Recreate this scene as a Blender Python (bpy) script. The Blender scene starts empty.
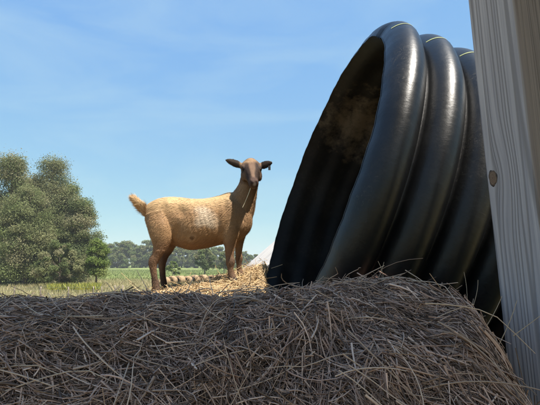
import bpy, math, random
import numpy as np
from mathutils import Vector, Matrix

# ------------------------------------------------------------------ camera, sky, sun, exposure
scene = bpy.context.scene
col = scene.collection
EYE = np.array([0.0, 0.0, 1.30])
FPX, PITCH = 440.0, math.radians(7.8)          # focal length in pixels of a 540 wide picture
CP, SP = math.cos(PITCH), math.sin(PITCH)
cam_data = bpy.data.cameras.new('camera')
cam_data.sensor_width = 36.0
cam_data.lens = 36.0 * FPX / 540.0
cam_data.clip_start = 0.02
cam_data.clip_end = 6000.0
cam = bpy.data.objects.new('camera', cam_data)
col.objects.link(cam)
cam.location = EYE
cam.rotation_euler = (math.radians(90) + PITCH, 0, 0)
scene.camera = cam
scene.cycles.max_bounces = 5; scene.cycles.diffuse_bounces = 3; scene.cycles.glossy_bounces = 3; scene.cycles.transmission_bounces = 2; scene.cycles.transparent_max_bounces = 4

SUN = np.array([0.36, -0.22, 0.90]); SUN /= np.linalg.norm(SUN)
world = bpy.data.worlds.new('World'); scene.world = world; world.use_nodes = True
wn, wl = world.node_tree.nodes, world.node_tree.links
wn.clear()
wo = wn.new('ShaderNodeOutputWorld'); bg = wn.new('ShaderNodeBackground')
sky = wn.new('ShaderNodeTexSky'); sky.sky_type = 'NISHITA'; sky.sun_disc = False
sky.sun_elevation = math.asin(SUN[2]); sky.sun_rotation = math.atan2(SUN[0], SUN[1])
sky.altitude = 100; sky.air_density = 0.85; sky.dust_density = 0.1; sky.ozone_density = 1.6
# thin high cloud veil: drawn on the direction of the sky, evenly all round
tc = wn.new('ShaderNodeTexCoord'); mp = wn.new('ShaderNodeMapping'); mp.inputs['Scale'].default_value = (1.3, 1.3, 5.0)
mp.inputs['Rotation'].default_value = (0.15, 0.25, 0.3)
nz = wn.new('ShaderNodeTexNoise'); nz.inputs['Scale'].default_value = 1.7; nz.inputs['Detail'].default_value = 7; nz.inputs['Roughness'].default_value = 0.55
nz.inputs['Distortion'].default_value = 0.6
rp = wn.new('ShaderNodeMapRange'); rp.inputs['From Min'].default_value = 0.47; rp.inputs['From Max'].default_value = 0.82
rp.inputs['To Max'].default_value = 0.18
mx = wn.new('ShaderNodeMix'); mx.data_type = 'RGBA'
mx.inputs['B'].default_value = (7.6, 8.3, 8.8, 1)
wl.new(tc.outputs['Generated'], mp.inputs['Vector']); wl.new(mp.outputs['Vector'], nz.inputs['Vector'])
wl.new(nz.outputs['Fac'], rp.inputs['Value']); wl.new(rp.outputs['Result'], mx.inputs['Factor'])
wl.new(sky.outputs['Color'], mx.inputs['A']); # camera-like response of the sky colour, the same in every direction
sp_ = wn.new('ShaderNodeSeparateColor'); cb_ = wn.new('ShaderNodeCombineColor'); wl.new(mx.outputs['Result'], sp_.inputs[0])
for ch, ex, mu in ((0, 0.55, 0.94), (1, 0.41, 1.53), (2, 0.03, 3.25)):
    pw = wn.new('ShaderNodeMath'); pw.operation = 'POWER'; pw.inputs[1].default_value = ex
    ml = wn.new('ShaderNodeMath'); ml.operation = 'MULTIPLY'; ml.inputs[1].default_value = mu
    wl.new(sp_.outputs[ch], pw.inputs[0]); wl.new(pw.outputs[0], ml.inputs[0]); wl.new(ml.outputs[0], cb_.inputs[ch])
wl.new(cb_.outputs[0], bg.inputs['Color'])
bg.inputs['Strength'].default_value = 0.10
wl.new(bg.outputs['Background'], wo.inputs['Surface'])

sd = bpy.data.lights.new('sun', 'SUN'); sd.energy = 4.3; sd.angle = math.radians(0.5); sd.color = (1.0, 0.94, 0.85)
so = bpy.data.objects.new('sun', sd); col.objects.link(so)
so.rotation_euler = Vector(SUN).to_track_quat('Z', 'Y').to_euler()
so.location = (3, -4, 9)
vs = scene.view_settings
vs.view_transform = 'Standard'; vs.look = 'None'; vs.exposure = 1.35; vs.gamma = 1.0; vs.use_curve_mapping = False

# ------------------------------------------------------------------ helpers
rng = np.random.default_rng(7)
random.seed(7)

def pix(px, py, Y):
    """world point on the plane y = Y seen at picture position (px, py)"""
    a = (px - 270.0) / FPX; b = (202.5 - py) / FPX
    d = np.array([a, CP - b * SP, SP + b * CP])
    return EYE + d * (Y / d[1])

def topix(P):
    Q = np.asarray(P) - EYE
    d = Q[..., 1] * CP + Q[..., 2] * SP
    v = -Q[..., 1] * SP + Q[..., 2] * CP
    return 270 + FPX * Q[..., 0] / d, 202.5 - FPX * v / d

class SNoise:
    """cheap smooth noise: a sum of random sine waves, about -1..1"""
    def __init__(self, seed, dim, freq, n=10):
        r = np.random.default_rng(seed)
        self.k = r.normal(size=(n, dim)) * freq; self.p = r.random(n) * 6.283
        self.n = n
    def __call__(self, X):
        X = np.asarray(X, float)
        return np.sin(X @ self.k.T + self.p).sum(-1) / math.sqrt(self.n) * 0.8

def tag(o, label=None, cat=None, group=None, kind=None):
    if label: o['label'] = label
    if cat: o['category'] = cat
    if group: o['group'] = group
    if kind: o['kind'] = kind
    return o

def empty(name, loc=(0, 0, 0)):
    o = bpy.data.objects.new(name, None); o.empty_display_size = 0.1
    col.objects.link(o); o.location = loc
    return o

def link(name, me, mat=None, parent=None, keep=True):
    o = bpy.data.objects.new(name, me); col.objects.link(o)
    if mat is not None and not me.materials: me.materials.append(mat)
    if parent is not None:
        o.parent = parent
        if keep: o.matrix_parent_inverse = Matrix.Translation(parent.location).inverted() if parent.parent is None else Matrix.Identity(4)
    return o

def mesh_np(name, V, F, smooth=True, colors=None):
    """F: (n,k) array of equal-sized faces, or list of such arrays"""
    me = bpy.data.meshes.new(name)
    V = np.ascontiguousarray(V, np.float32)
    Fs = F if isinstance(F, list) else [F]
    me.vertices.add(len(V)); me.vertices.foreach_set('co', V.ravel())
    li = np.concatenate([np.asarray(f, np.int32).ravel() for f in Fs])
    tot = np.concatenate([np.full(len(f), np.asarray(f).shape[1], np.int32) for f in Fs])
    st = np.concatenate([[0], np.cumsum(tot)[:-1]]).astype(np.int32)
    me.loops.add(len(li)); me.loops.foreach_set('vertex_index', li)
    me.polygons.add(len(tot)); me.polygons.foreach_set('loop_start', st); me.polygons.foreach_set('loop_total', tot)
    me.polygons.foreach_set('use_smooth', np.full(len(tot), smooth))
    if colors is not None:
        at = me.color_attributes.new('Col', 'FLOAT_COLOR', 'POINT')
        c = np.ones((len(V), 4), np.float32); c[:, :3] = colors
        at.data.foreach_set('color', c.ravel())
    me.update(calc_edges=True)
    return me

def tubes(paths, rad, k=3, colors=None, taper=0.5):
    """paths (N,S,3), rad (N,) -> V,F,C of N thin k-sided tubes"""
    N, S, _ = paths.shape
    T = np.gradient(paths, axis=1); T /= np.linalg.norm(T, axis=2, keepdims=True) + 1e-9
    ref = np.random.default_rng(3).normal(size=(N, 1, 3)); ref = ref - (ref * T).sum(2, keepdims=True) * T
    A = ref / (np.linalg.norm(ref, axis=2, keepdims=True) + 1e-9); B = np.cross(T, A)
    prof = np.linspace(1, taper, S)[None, :, None]
    r = rad[:, None, None] * prof
    ring = []
    for j in range(k):
        t = 2 * math.pi * j / k
        ring.append(paths + r * (math.cos(t) * A + math.sin(t) * B))
    V = np.stack(ring, 2)                                   # N,S,k,3
    idx = np.arange(N * S * k).reshape(N, S, k)
    a = idx[:, :-1]; b = idx[:, 1:]
    F = np.stack([a, np.roll(a, -1, 2), np.roll(b, -1, 2), b], -1).reshape(-1, 4)
    C = None if colors is None else np.repeat(colors, S * k, axis=0)
    return V.reshape(-1, 3), F, C

def catmull(P, m):
    P = np.asarray(P, float); n = len(P)
    Q = np.vstack([2 * P[0] - P[1], P, 2 * P[-1] - P[-2]])
    out = []
    for i in range(n - 1):
        p0, p1, p2, p3 = Q[i:i + 4]
        for t in np.linspace(0, 1, m, endpoint=False):
            out.append(0.5 * (2 * p1 + (p2 - p0) * t + (2 * p0 - 5 * p1 + 4 * p2 - p3) * t * t + (3 * p1 - p0 - 3 * p2 + p3) * t ** 3))
    out.append(P[-1])
    return np.array(out)

def box_mesh(name, x0, x1, y0, y1, z0, z1, bevel=0.0, seg=2):
    import bmesh
    bm = bmesh.new(); bmesh.ops.create_cube(bm, size=1)
    for v in bm.verts:
        v.co = ((x0 + x1) / 2 + v.co.x * (x1 - x0), (y0 + y1) / 2 + v.co.y * (y1 - y0), (z0 + z1) / 2 + v.co.z * (z1 - z0))
    if bevel: bmesh.ops.bevel(bm, geom=bm.edges[:], offset=bevel, segments=seg, affect='EDGES', profile=0.6)
    me = bpy.data.meshes.new(name); bm.to_mesh(me); bm.free()
    return me

# ------------------------------------------------------------------ materials
def mat_new(name):
    m = bpy.data.materials.new(name); m.use_nodes = True
    nt = m.node_tree; nt.nodes.clear()
    out = nt.nodes.new('ShaderNodeOutputMaterial'); p = nt.nodes.new('ShaderNodeBsdfPrincipled')
    nt.links.new(p.outputs[0], out.inputs[0])
    return m, nt, p

def N(nt, t, **kw):
    n = nt.nodes.new(t)
    for k, v in kw.items():
        if k in n.inputs.keys(): n.inputs[k].default_value = v
        else: setattr(n, k, v)
    return n

def noise(nt, vec, scale, detail=4, rough=0.55, dist=0.0):
    n = N(nt, 'ShaderNodeTexNoise'); n.inputs['Scale'].default_value = scale; n.inputs['Detail'].default_value = detail
    n.inputs['Roughness'].default_value = rough; n.inputs['Distortion'].default_value = dist
    if vec is not None: nt.links.new(vec, n.inputs['Vector'])
    return n.outputs['Fac']

def ramp(nt, fac, stops):
    r = nt.nodes.new('ShaderNodeValToRGB'); cr = r.color_ramp
    while len(cr.elements) < len(stops): cr.elements.new(0.5)
    for e, (p, c) in zip(cr.elements, stops):
        e.position = p; e.color = (*c, 1) if len(c) == 3 else c
    nt.links.new(fac, r.inputs['Fac'])
    return r.outputs['Color']

def mixc(nt, fac, a, b, mode='MIX'):
    m = nt.nodes.new('ShaderNodeMix'); m.data_type = 'RGBA'; m.blend_type = mode
    for key, v in (('Factor', fac), ('A', a), ('B', b)):
        if isinstance(v, (float, int)): m.inputs[key].default_value = v
        elif isinstance(v, tuple): m.inputs[key].default_value = (*v, 1)
        else: nt.links.new(v, m.inputs[key])
    return m.outputs['Result']

def maprange(nt, v, a, b, c=0.0, d=1.0):
    m = nt.nodes.new('ShaderNodeMapRange')
    for k, x in (('From Min', a), ('From Max', b), ('To Min', c), ('To Max', d)): m.inputs[k].default_value = x
    nt.links.new(v, m.inputs['Value'])
    return m.outputs['Result']

def mathn(nt, op, a, b=None):
    m = nt.nodes.new('ShaderNodeMath'); m.operation = op
    for i, v in enumerate((a, b)):
        if v is None: continue
        if isinstance(v, (int, float)): m.inputs[i].default_value = v
        else: nt.links.new(v, m.inputs[i])
    return m.outputs[0]

def bump(nt, p, h, strength, dist):
    b = nt.nodes.new('ShaderNodeBump'); b.inputs['Strength'].default_value = strength; b.inputs['Distance'].default_value = dist
    nt.links.new(h, b.inputs['Height']); nt.links.new(b.outputs[0], p.inputs['Normal'])

def coords(nt, kind='Object', scale=None):
    t = nt.nodes.new('ShaderNodeTexCoord').outputs[kind]
    if scale is None: return t
    m = nt.nodes.new('ShaderNodeMapping'); m.inputs['Scale'].default_value = scale
    nt.links.new(t, m.inputs['Vector'])
    return m.outputs[0]

def attr_mat(name, rough=0.7, spec=0.2, translucent=0.0, bumpscale=None, vary=None):
    m, nt, p = mat_new(name)
    a = nt.nodes.new('ShaderNodeAttribute'); a.attribute_name = 'Col'
    c = a.outputs['Color']
    if vary:
        c = mixc(nt, 1.0, c, ramp(nt, noise(nt, coords(nt), vary, 4), [(0.3, (0.7, 0.7, 0.7)), (0.7, (1.2, 1.2, 1.2))]), 'MULTIPLY')
    nt.links.new(c, p.inputs['Base Color'])
    p.inputs['Roughness'].default_value = rough; p.inputs['Specular IOR Level'].default_value = spec
    if bumpscale: bump(nt, p, noise(nt, coords(nt), bumpscale, 5), 0.5, 0.004)
    if translucent:
        tr = nt.nodes.new('ShaderNodeBsdfTranslucent'); nt.links.new(c, tr.inputs['Color'])
        ms = nt.nodes.new('ShaderNodeMixShader'); ms.inputs[0].default_value = translucent
        nt.links.new(p.outputs[0], ms.inputs[1]); nt.links.new(tr.outputs[0], ms.inputs[2])
        o = [n for n in nt.nodes if n.type == 'OUTPUT_MATERIAL'][0]; nt.links.new(ms.outputs[0], o.inputs[0])
    return m

def plain_mat(name, c, rough=0.6, spec=0.3, var=0.25, scale=8.0, bumpd=0.0, metallic=0.0):
    m, nt, p = mat_new(name)
    co = coords(nt)
    lo = tuple(x * (1 - var) for x in c); hi = tuple(min(1, x * (1 + var)) for x in c)
    nt.links.new(ramp(nt, noise(nt, co, scale, 6), [(0.3, lo), (0.7, hi)]), p.inputs['Base Color'])
    p.inputs['Roughness'].default_value = rough; p.inputs['Specular IOR Level'].default_value = spec
    p.inputs['Metallic'].default_value = metallic
    if bumpd: bump(nt, p, noise(nt, co, scale * 4, 6), 0.6, bumpd)
    return m

M = {}
M['straw'] = attr_mat('straw', 0.55, 0.3)
M['leaf'] = attr_mat('leaf', 0.7, 0.15, 0.42)
M['grass'] = attr_mat('grass', 0.6, 0.2, 0.25)
M['fur'] = attr_mat('fur', 0.65, 0.25)
M['hide'] = attr_mat('hide', 0.8, 0.15, 0.0, 260.0)
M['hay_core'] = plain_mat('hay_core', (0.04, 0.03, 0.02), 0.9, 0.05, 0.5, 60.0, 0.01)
M['hay_core_gold'] = plain_mat('hay_core_gold', (0.28, 0.20, 0.09), 0.9, 0.05, 0.4, 60.0, 0.01)
M['bark'] = plain_mat('bark', (0.13, 0.105, 0.08), 0.9, 0.1, 0.35, 3.0, 0.03)
M['far_bale'] = plain_mat('far_bale', (0.30, 0.205, 0.12), 0.9, 0.05, 0.3, 5.0, 0.03)
M['fence_wood'] = plain_mat('fence_wood', (0.22, 0.18, 0.14), 0.85, 0.1, 0.35, 9.0, 0.01)
M['wire'] = plain_mat('wire', (0.28, 0.26, 0.24), 0.5, 0.5, 0.2, 30.0, 0, 0.7)
M['eye'] = plain_mat('eye', (0.012, 0.007, 0.004), 0.4, 0.15, 0.3, 60.0)
M['tag'] = plain_mat('tag', (0.03, 0.03, 0.035), 0.45, 0.4, 0.2, 60.0)
M['pole_wood'] = plain_mat('pole_wood', (0.24, 0.19, 0.15), 0.85, 0.1, 0.3, 4.0, 0.005)
M['tin'] = plain_mat('tin', (0.42, 0.40, 0.38), 0.5, 0.5, 0.25, 2.0, 0, 0.4)

# ground: dry yard, worn pasture, green field further out
m, nt, p = mat_new('ground'); M['ground'] = m
co = coords(nt)
sep = nt.nodes.new('ShaderNodeSeparateXYZ'); nt.links.new(co, sep.inputs[0])
wob = noise(nt, co, 0.05, 5)
yy = mathn(nt, 'ADD', sep.outputs['Y'], maprange(nt, wob, 0.3, 0.7, -14, 14))
green = ramp(nt, noise(nt, co, 0.11, 8, 0.7), [(0.3, (0.14, 0.175, 0.055)), (0.55, (0.18, 0.215, 0.075)), (0.75, (0.23, 0.24, 0.10))])
dry = ramp(nt, noise(nt, co, 0.35, 8, 0.7), [(0.3, (0.15, 0.125, 0.06)), (0.5, (0.27, 0.22, 0.11)), (0.7, (0.13, 0.15, 0.055))])
nt.links.new(mixc(nt, maprange(nt, yy, 60, 85), dry, green), p.inputs['Base Color'])
p.inputs['Roughness'].default_value = 0.95; p.inputs['Specular IOR Level'].default_value = 0.05
bump(nt, p, noise(nt, co, 3.0, 8, 0.7), 0.8, 0.08)

# black corrugated plastic: polymer with dust, scuffs and dried mud
def pipe_mat(name, inner=False, mud=None):
    m, nt, p = mat_new(name)
    co = coords(nt)
    dust = maprange(nt, noise(nt, co, 5.0, 9, 0.68, 0.3), 0.42, 0.80)
    fine = maprange(nt, noise(nt, co, 70.0, 6, 0.7), 0.5, 0.75)
    d = mathn(nt, 'MULTIPLY', dust, mathn(nt, 'ADD', 0.35, fine))
    d = mathn(nt, 'MULTIPLY', d, 0.09 if not inner else 0.22)
    if not inner:
        gv = noise(nt, coords(nt, 'Object', (3.0, 26, 26)), 1.0, 3, 0.5, 1.5)
        gou = mathn(nt, 'MULTIPLY', maprange(nt, mathn(nt, 'ABSOLUTE', mathn(nt, 'SUBTRACT', gv, 0.5)), 0.010, 0.002), maprange(nt, noise(nt, co, 4.5, 3), 0.56, 0.64))
        d = mathn(nt, 'MAXIMUM', d, mathn(nt, 'MULTIPLY', gou, 0.22))
    c = mixc(nt, d, (0.006, 0.0062, 0.007), (0.16, 0.14, 0.115))
    if mud is not None:
        gp = nt.nodes.new('ShaderNodeVectorMath'); gp.operation = 'DISTANCE'; nt.links.new(co, gp.inputs[0]); gp.inputs[1].default_value = mud
        k = mathn(nt, 'ADD', gp.outputs['Value'], maprange(nt, noise(nt, co, 14.0, 7, 0.7), 0.25, 0.75, -0.22, 0.22))
        c = mixc(nt, maprange(nt, k, 0.26, 0.02, 0, 0.6), c, (0.16, 0.125, 0.09))
    nt.links.new(c, p.inputs['Base Color'])
    r = maprange(nt, noise(nt, co, 9.0, 8, 0.7), 0.3, 0.7, 0.28, 0.42)
    if inner: r = mathn(nt, 'ADD', r, 0.14)
    r = mathn(nt, 'ADD', r, mathn(nt, 'MULTIPLY', d, 0.8))
    nt.links.new(r, p.inputs['Roughness'])
    p.inputs['Specular IOR Level'].default_value = 0.33 if not inner else 0.2
    # scuffs run round the crowns, fine orange peel under them
    sc = noise(nt, coords(nt, 'Object', (14, 60, 60)), 1.0, 8, 0.75, 0.8)
    h = mathn(nt, 'ADD', mathn(nt, 'MULTIPLY', sc, 0.6), mathn(nt, 'MULTIPLY', noise(nt, co, 22.0, 5, 0.6), 0.9))
    bump(nt, p, h, 0.28, 0.004)
    return m

# weathered sawn timber: stripes of grain along the local z axis
def timber_mat(name, dark, light, knot=None, scale=1.0, darkline=(0.07, 0.055, 0.045), dark_side_x=None):
    m, nt, p = mat_new(name)
    co = coords(nt)
    vec = co
    if knot is not None:
        dv = nt.nodes.new('ShaderNodeVectorMath'); dv.operation = 'SUBTRACT'; nt.links.new(co, dv.inputs[0]); dv.inputs[1].default_value = knot
        sc = nt.nodes.new('ShaderNodeVectorMath'); sc.operation = 'MULTIPLY'; nt.links.new(dv.outputs[0], sc.inputs[0]); sc.inputs[1].default_value = (1, 1, 0.42)
        ln = nt.nodes.new('ShaderNodeVectorMath'); ln.operation = 'LENGTH'; nt.links.new(sc.outputs[0], ln.inputs[0])
        w = mathn(nt, 'POWER', maprange(nt, ln.outputs['Value'], 0.085, 0.012), 2.0)
        # grain bends round the knot: push the lookup sideways, away from its centre
        sv = nt.nodes.new('ShaderNodeVectorMath'); sv.operation = 'SCALE'; nt.links.new(dv.outputs[0], sv.inputs[0])
        nt.links.new(mathn(nt, 'MULTIPLY', w, -0.85), sv.inputs['Scale'])
        ad = nt.nodes.new('ShaderNodeVectorMath'); ad.operation = 'ADD'; nt.links.new(co, ad.inputs[0]); nt.links.new(sv.outputs[0], ad.inputs[1])
        vec = ad.outputs[0]
    def stretched(s, detail, rough, dist=0.0):
        mp = nt.nodes.new('ShaderNodeMapping'); mp.inputs['Scale'].default_value = s
        nt.links.new(vec, mp.inputs['Vector'])
        return noise(nt, mp.outputs[0], 1.0, detail, rough, dist)
    k = scale
    wav = stretched((15 * k, 15 * k, 0.22 * k), 2, 0.3)
    rings = mathn(nt, 'SINE', mathn(nt, 'MULTIPLY', wav, 105.0))
    fib = stretched((170 * k, 170 * k, 2.5 * k), 4, 0.6)
    blot = stretched((5 * k, 5 * k, 0.9 * k), 4, 0.6)
    base = mixc(nt, maprange(nt, blot, 0.2, 0.8), dark, light)
    line = mathn(nt, 'MULTIPLY', maprange(nt, rings, 0.25, 0.95), maprange(nt, fib, 0.25, 0.6, 0.35, 1.0))
    c = mixc(nt, mathn(nt, 'MULTIPLY', line, 0.5), base, darkline)
    c = mixc(nt, 1.0, c, ramp(nt, fib, [(0.3, (0.72, 0.72, 0.74)), (0.7, (1.15, 1.14, 1.12))]), 'MULTIPLY')
    if knot is not None:
        ck = stretched((26 * k, 26 * k, 0.30 * k), 1, 0.3)
        cm_ = maprange(nt, stretched((7 * k, 7 * k, 1.3 * k), 2, 0.5), 0.52, 0.60)
        crack = mathn(nt, 'MULTIPLY', maprange(nt, mathn(nt, 'ABSOLUTE', mathn(nt, 'SUBTRACT', ck, 0.5)), 0.012, 0.003), cm_)
        c = mixc(nt, mathn(nt, 'MULTIPLY', crack, 0.85), c, (0.03, 0.024, 0.02))
    if dark_side_x is not None:     # one side of the timber is darker and browner
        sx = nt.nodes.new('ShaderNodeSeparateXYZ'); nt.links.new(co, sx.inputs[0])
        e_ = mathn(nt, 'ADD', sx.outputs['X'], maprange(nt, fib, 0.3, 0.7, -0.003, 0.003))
        c = mixc(nt, maprange(nt, e_, dark_side_x - 0.006, dark_side_x, 0.0, 1.0), c, mixc(nt, 1.0, c, (0.55, 0.48, 0.42), 'MULTIPLY'))
    nt.links.new(c, p.inputs['Base Color'])
    p.inputs['Roughness'].default_value = 0.8; p.inputs['Specular IOR Level'].default_value = 0.15
    bump(nt, p, mathn(nt, 'SUBTRACT', mathn(nt, 'MULTIPLY', fib, 0.5), mathn(nt, 'MULTIPLY', line, 0.6)), 0.6, 0.003)
    return m

# ------------------------------------------------------------------ ground and field
FIELD = -1.5
def ground_z(y):
    t = np.clip((np.asarray(y, float) - 7) / 18.0, 0, 1)
    return FIELD * (t * t * (3 - 2 * t))
gx = np.concatenate([-np.geomspace(900, 3, 36), np.linspace(-2, 2, 5), np.geomspace(3, 900, 36)])
gy = np.concatenate([-np.geomspace(300, 3, 18), np.linspace(-2, 30, 65), np.geomspace(31, 1100, 60)])
X, Y = np.meshgrid(gx, gy)
gn = SNoise(5, 2, 0.22); gn2 = SNoise(6, 2, 0.03)
fade = np.clip((Y - 8) / 15, 0, 1)
Z = ground_z(Y) + fade * (0.05 * gn(np.stack([X, Y], -1)) + 0.12 * gn2(np.stack([X, Y], -1)))
V = np.stack([X, Y, Z], -1).reshape(-1, 3)
ny, nx = X.shape
ii = np.arange(ny * nx).reshape(ny, nx)
F = np.stack([ii[:-1, :-1], ii[:-1, 1:], ii[1:, 1:], ii[1:, :-1]], -1).reshape(-1, 4)
tag(link('ground', mesh_np('ground', V, F), M['ground']), 'dry yard and green pasture running back to the far trees', 'ground', kind='structure')
def gz(x, y):
    P = np.stack([np.asarray(x, float), np.asarray(y, float)], -1)
    return ground_z(y) + np.clip((np.asarray(y, float) - 8) / 15, 0, 1) * (0.05 * gn(P) + 0.12 * gn2(P))

# ------------------------------------------------------------------ shed added unseen behind the photographer: its roof is placed to shade bale and post
sunshade = empty('pole_sunshade', (1.5, -2.4, 0))
tag(sunshade, 'tall unseen shed with tin roof on poles behind the camera', 'sunshade')
EDGE_Z = 6.0
EDGE_Y = 1.42 - (EDGE_Z - 1.25) * (-SUN[1] / SUN[2])
BACK_Y, BACK_Z = EDGE_Y - 3.6, 5.4
SX0, SX1 = -0.6, 5.2
xs = np.linspace(SX0, SX1, 309)
wave = 0.009 * np.sin(xs * 2 * math.pi / 0.0762)
rows = []
for y, z in ((BACK_Y - 0.2, BACK_Z), (EDGE_Y, EDGE_Z)):
    rows.append(np.stack([xs, np.full_like(xs, y), z + wave], -1))
up = np.concatenate(rows); lo = up.copy(); lo[:, 2] -= 0.012
n = len(xs); i = np.arange(n - 1)
F = np.concatenate([np.stack([i, i + 1, n + i + 1, n + i], -1), np.stack([i + 2 * n, i + 3 * n, i + 3 * n + 1, i + 2 * n + 1], -1),
                    np.stack([n + i, n + i + 1, 3 * n + i + 1, 3 * n + i], -1), np.stack([i, 2 * n + i, 2 * n + i + 1, i + 1], -1)])
link('roof', mesh_np('roof', np.concatenate([up, lo]), F), M['tin'], sunshade)
for x in (SX0 + 0.15, (SX0 + SX1) / 2, SX1 - 0.15):
    for y, z in ((EDGE_Y - 0.3, EDGE_Z - 0.27), (BACK_Y, BACK_Z - 0.19)):
        link('pole', box_mesh('pole', x - 0.07, x + 0.07, y - 0.07, y + 0.07, 0, z, 0.006), M['pole_wood'], sunshade)
for y, z in ((EDGE_Y - 0.3, EDGE_Z - 0.27), (BACK_Y, BACK_Z - 0.19)):
    link('beam', box_mesh('beam', SX0 + 0.02, SX1 - 0.02, y - 0.06, y + 0.06, z, z + 0.15, 0.006), M['pole_wood'], sunshade)

# ------------------------------------------------------------------ black corrugated culvert pipe
R0 = 0.76
PC = EYE + R0 * np.array([0.27692817, 2.86703601, 0.48343443])
AZ, EL = 0.14408084, 0.31782656
PITCH_R, H_R = 0.20378741 * R0, 0.11329111 * R0
AX = np.array([-math.cos(EL) * math.cos(AZ), -math.cos(EL) * math.sin(AZ), math.sin(EL)])    # out of the mouth
PU = np.cross(AX, [0, 0, 1]); PU /= np.linalg.norm(PU)
PW = np.cross(PU, AX)
NR = 17
PM = Matrix(((-AX[0], -PU[0], PW[0], PC[0]), (-AX[1], -PU[1], PW[1], PC[1]), (-AX[2], -PU[2], PW[2], PC[2]), (0, 0, 0, 1)))
# local: x into the pipe, y towards the camera, z up
PMI = PM.inverted()
pipe = empty('culvert_pipe'); pipe.matrix_world = PM
tag(pipe, 'large black corrugated plastic culvert pipe tipped open towards the goat', 'pipe')
pn = SNoise(11, 3, 3.2); pn2 = SNoise(12, 3, 11.0)
def find_th(x, rad, px, py):
    th = np.linspace(-0.4, 1.5, 800)
    L_ = np.stack([np.full_like(th, x), np.sin(th) * rad, np.cos(th) * rad, np.ones_like(th)], -1)
    W_ = (L_ @ np.array(PM).T)[:, :3]
    a_, b_ = topix(W_)
    return float(th[np.hypot(a_ - px, b_ - py).argmin()])
TEAR = find_th(0, R0, 377, 36)
def wobble(x, th, r):
    P = np.stack([x, np.sin(th) * r, np.cos(th) * r], -1)
    return 0.0055 * pn(P) + 0.0018 * pn2(P)
def revolve(xp, rp, nth=240, lipfix=True):
    th = np.linspace(0, 2 * math.pi, nth, endpoint=False)
    T, Xx = np.meshgrid(th, xp, indexing='ij'); Rr = np.broadcast_to(rp, T.shape).copy()
    Rr = Rr + wobble(Xx, T, Rr)
    if lipfix:   # hand-sawn mouth: edge not quite true, torn near the crown
        near = np.exp(-np.maximum(Xx, 0) / 0.03)
        jag = 0.002 * np.sin(T * 9 + 1) + 0.0012 * np.sin(T * 31) + 0.0006 * np.sin(T * 83 + 2)
        tear = 0.016 * np.exp(-((((T + math.pi) % (2 * math.pi) - math.pi) - TEAR) / 0.07) ** 2) * (1 + 0.6 * np.sin(T * 113))
        Xx = Xx + near * (jag + tear)
        Rr = Rr - near * tear * 0.5
    P = np.stack([Xx, np.sin(T) * Rr, np.cos(T) * Rr], -1)
    nt_, npf = T.shape
    ii = np.arange(nt_ * npf).reshape(nt_, npf); a = ii; b = np.roll(ii, -1, 0)
    F = np.stack([a[:, :-1], a[:, 1:], b[:, 1:], b[:, :-1]], -1).reshape(-1, 4)
    return P.reshape(-1, 3), F
def outer_r(x):
    s = np.abs(np.sin(math.pi * np.asarray(x) / PITCH_R))
    return R0 + 0.002 + H_R * s ** 0.52
PER = 18
q = np.linspace(0, 1, PER, endpoint=False)
qq = q - 0.10 * np.sin(4 * math.pi * q) / (2 * math.pi) * 1.0
xp = np.concatenate([(k + qq) * PITCH_R for k in range(NR)] + [[NR * PITCH_R]])
Vo, Fo = revolve(xp, outer_r(xp))
# the mud patch on the far inner wall, seen through the mouth
def local_hit(px, py, rad):
    o = PMI @ Vector(EYE); d = (PMI.to_3x3() @ Vector(pix(px, py, 1.0) - EYE)).normalized()
    a = d.y ** 2 + d.z ** 2; b = 2 * (o.y * d.y + o.z * d.z); c = o.y ** 2 + o.z ** 2 - rad ** 2
    t = (-b + math.sqrt(b * b - 4 * a * c)) / (2 * a)
    return o + d * t
mud = local_hit(360, 125, R0 - 0.01)
M['pipe'] = pipe_mat('black_pipe'); M['pipe_in'] = pipe_mat('black_pipe_inside', True, tuple(mud))
def pchild(name, me, mat): 
    o = bpy.data.objects.new(name, me); col.objects.link(o); me.materials.append(mat); o.parent = pipe
    return o
pchild('corrugated_wall', mesh_np('corrugated_wall', Vo, Fo), M['pipe'])
xi = np.linspace(0.0, NR * PITCH_R, NR * 8 + 1)
Vi, Fi = revolve(xi, R0 - 0.001 - 0.006 * (1 - np.cos(2 * math.pi * xi / PITCH_R)))
pchild('inner_liner', mesh_np('inner_liner', Vi, Fi[:, ::-1]), M['pipe_in'])
# sawn edge joins liner and corrugation at the mouth
npo, npi, nth = len(xp), len(xi), 240
Vl = np.concatenate([Vo.reshape(nth, npo, 3)[:, 0], Vi.reshape(nth, npi, 3)[:, 0]])
Vl[:, 0] -= 0.0015
i = np.arange(nth); j = (i + 1) % nth
pchild('cut_lip', mesh_np('cut_lip', Vl, np.stack([i, nth + i, nth + j, j], -1), False), M['pipe'])
# pale yellow-green line printed along the crown of the rings
M['stripe'] = plain_mat('stripe_paint', (0.30, 0.33, 0.15), 0.5, 0.3, 0.35, 25.0)
ths = find_th(PITCH_R / 2, R0 + H_R, 404, 31)
xs_ = np.concatenate([(k + np.linspace(0.10, 0.9, 23)) * PITCH_R for k in range(NR)]).reshape(NR, -1)
for k in range(NR):
    x = xs_[k]; r = outer_r(x) + 0.0012
    rows = []
    for dth in (-0.0062, -0.002, 0.002, 0.0062):
        t = np.full_like(x, ths + dth + 0.0012 * math.sin(k * 2.1))
        rr = r + wobble(x, t, outer_r(x))
        rows.append(np.stack([x, np.sin(t) * rr, np.cos(t) * rr], -1))
    Vs = np.concatenate(rows); n = len(x); i = np.arange(n - 1)
    Fs = np.concatenate([np.stack([a * n + i, a * n + i + 1, (a + 1) * n + i + 1, (a + 1) * n + i], -1) for a in range(3)])
    pchild('paint_stripe', mesh_np('paint_stripe', Vs, Fs), M['stripe'])

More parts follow.
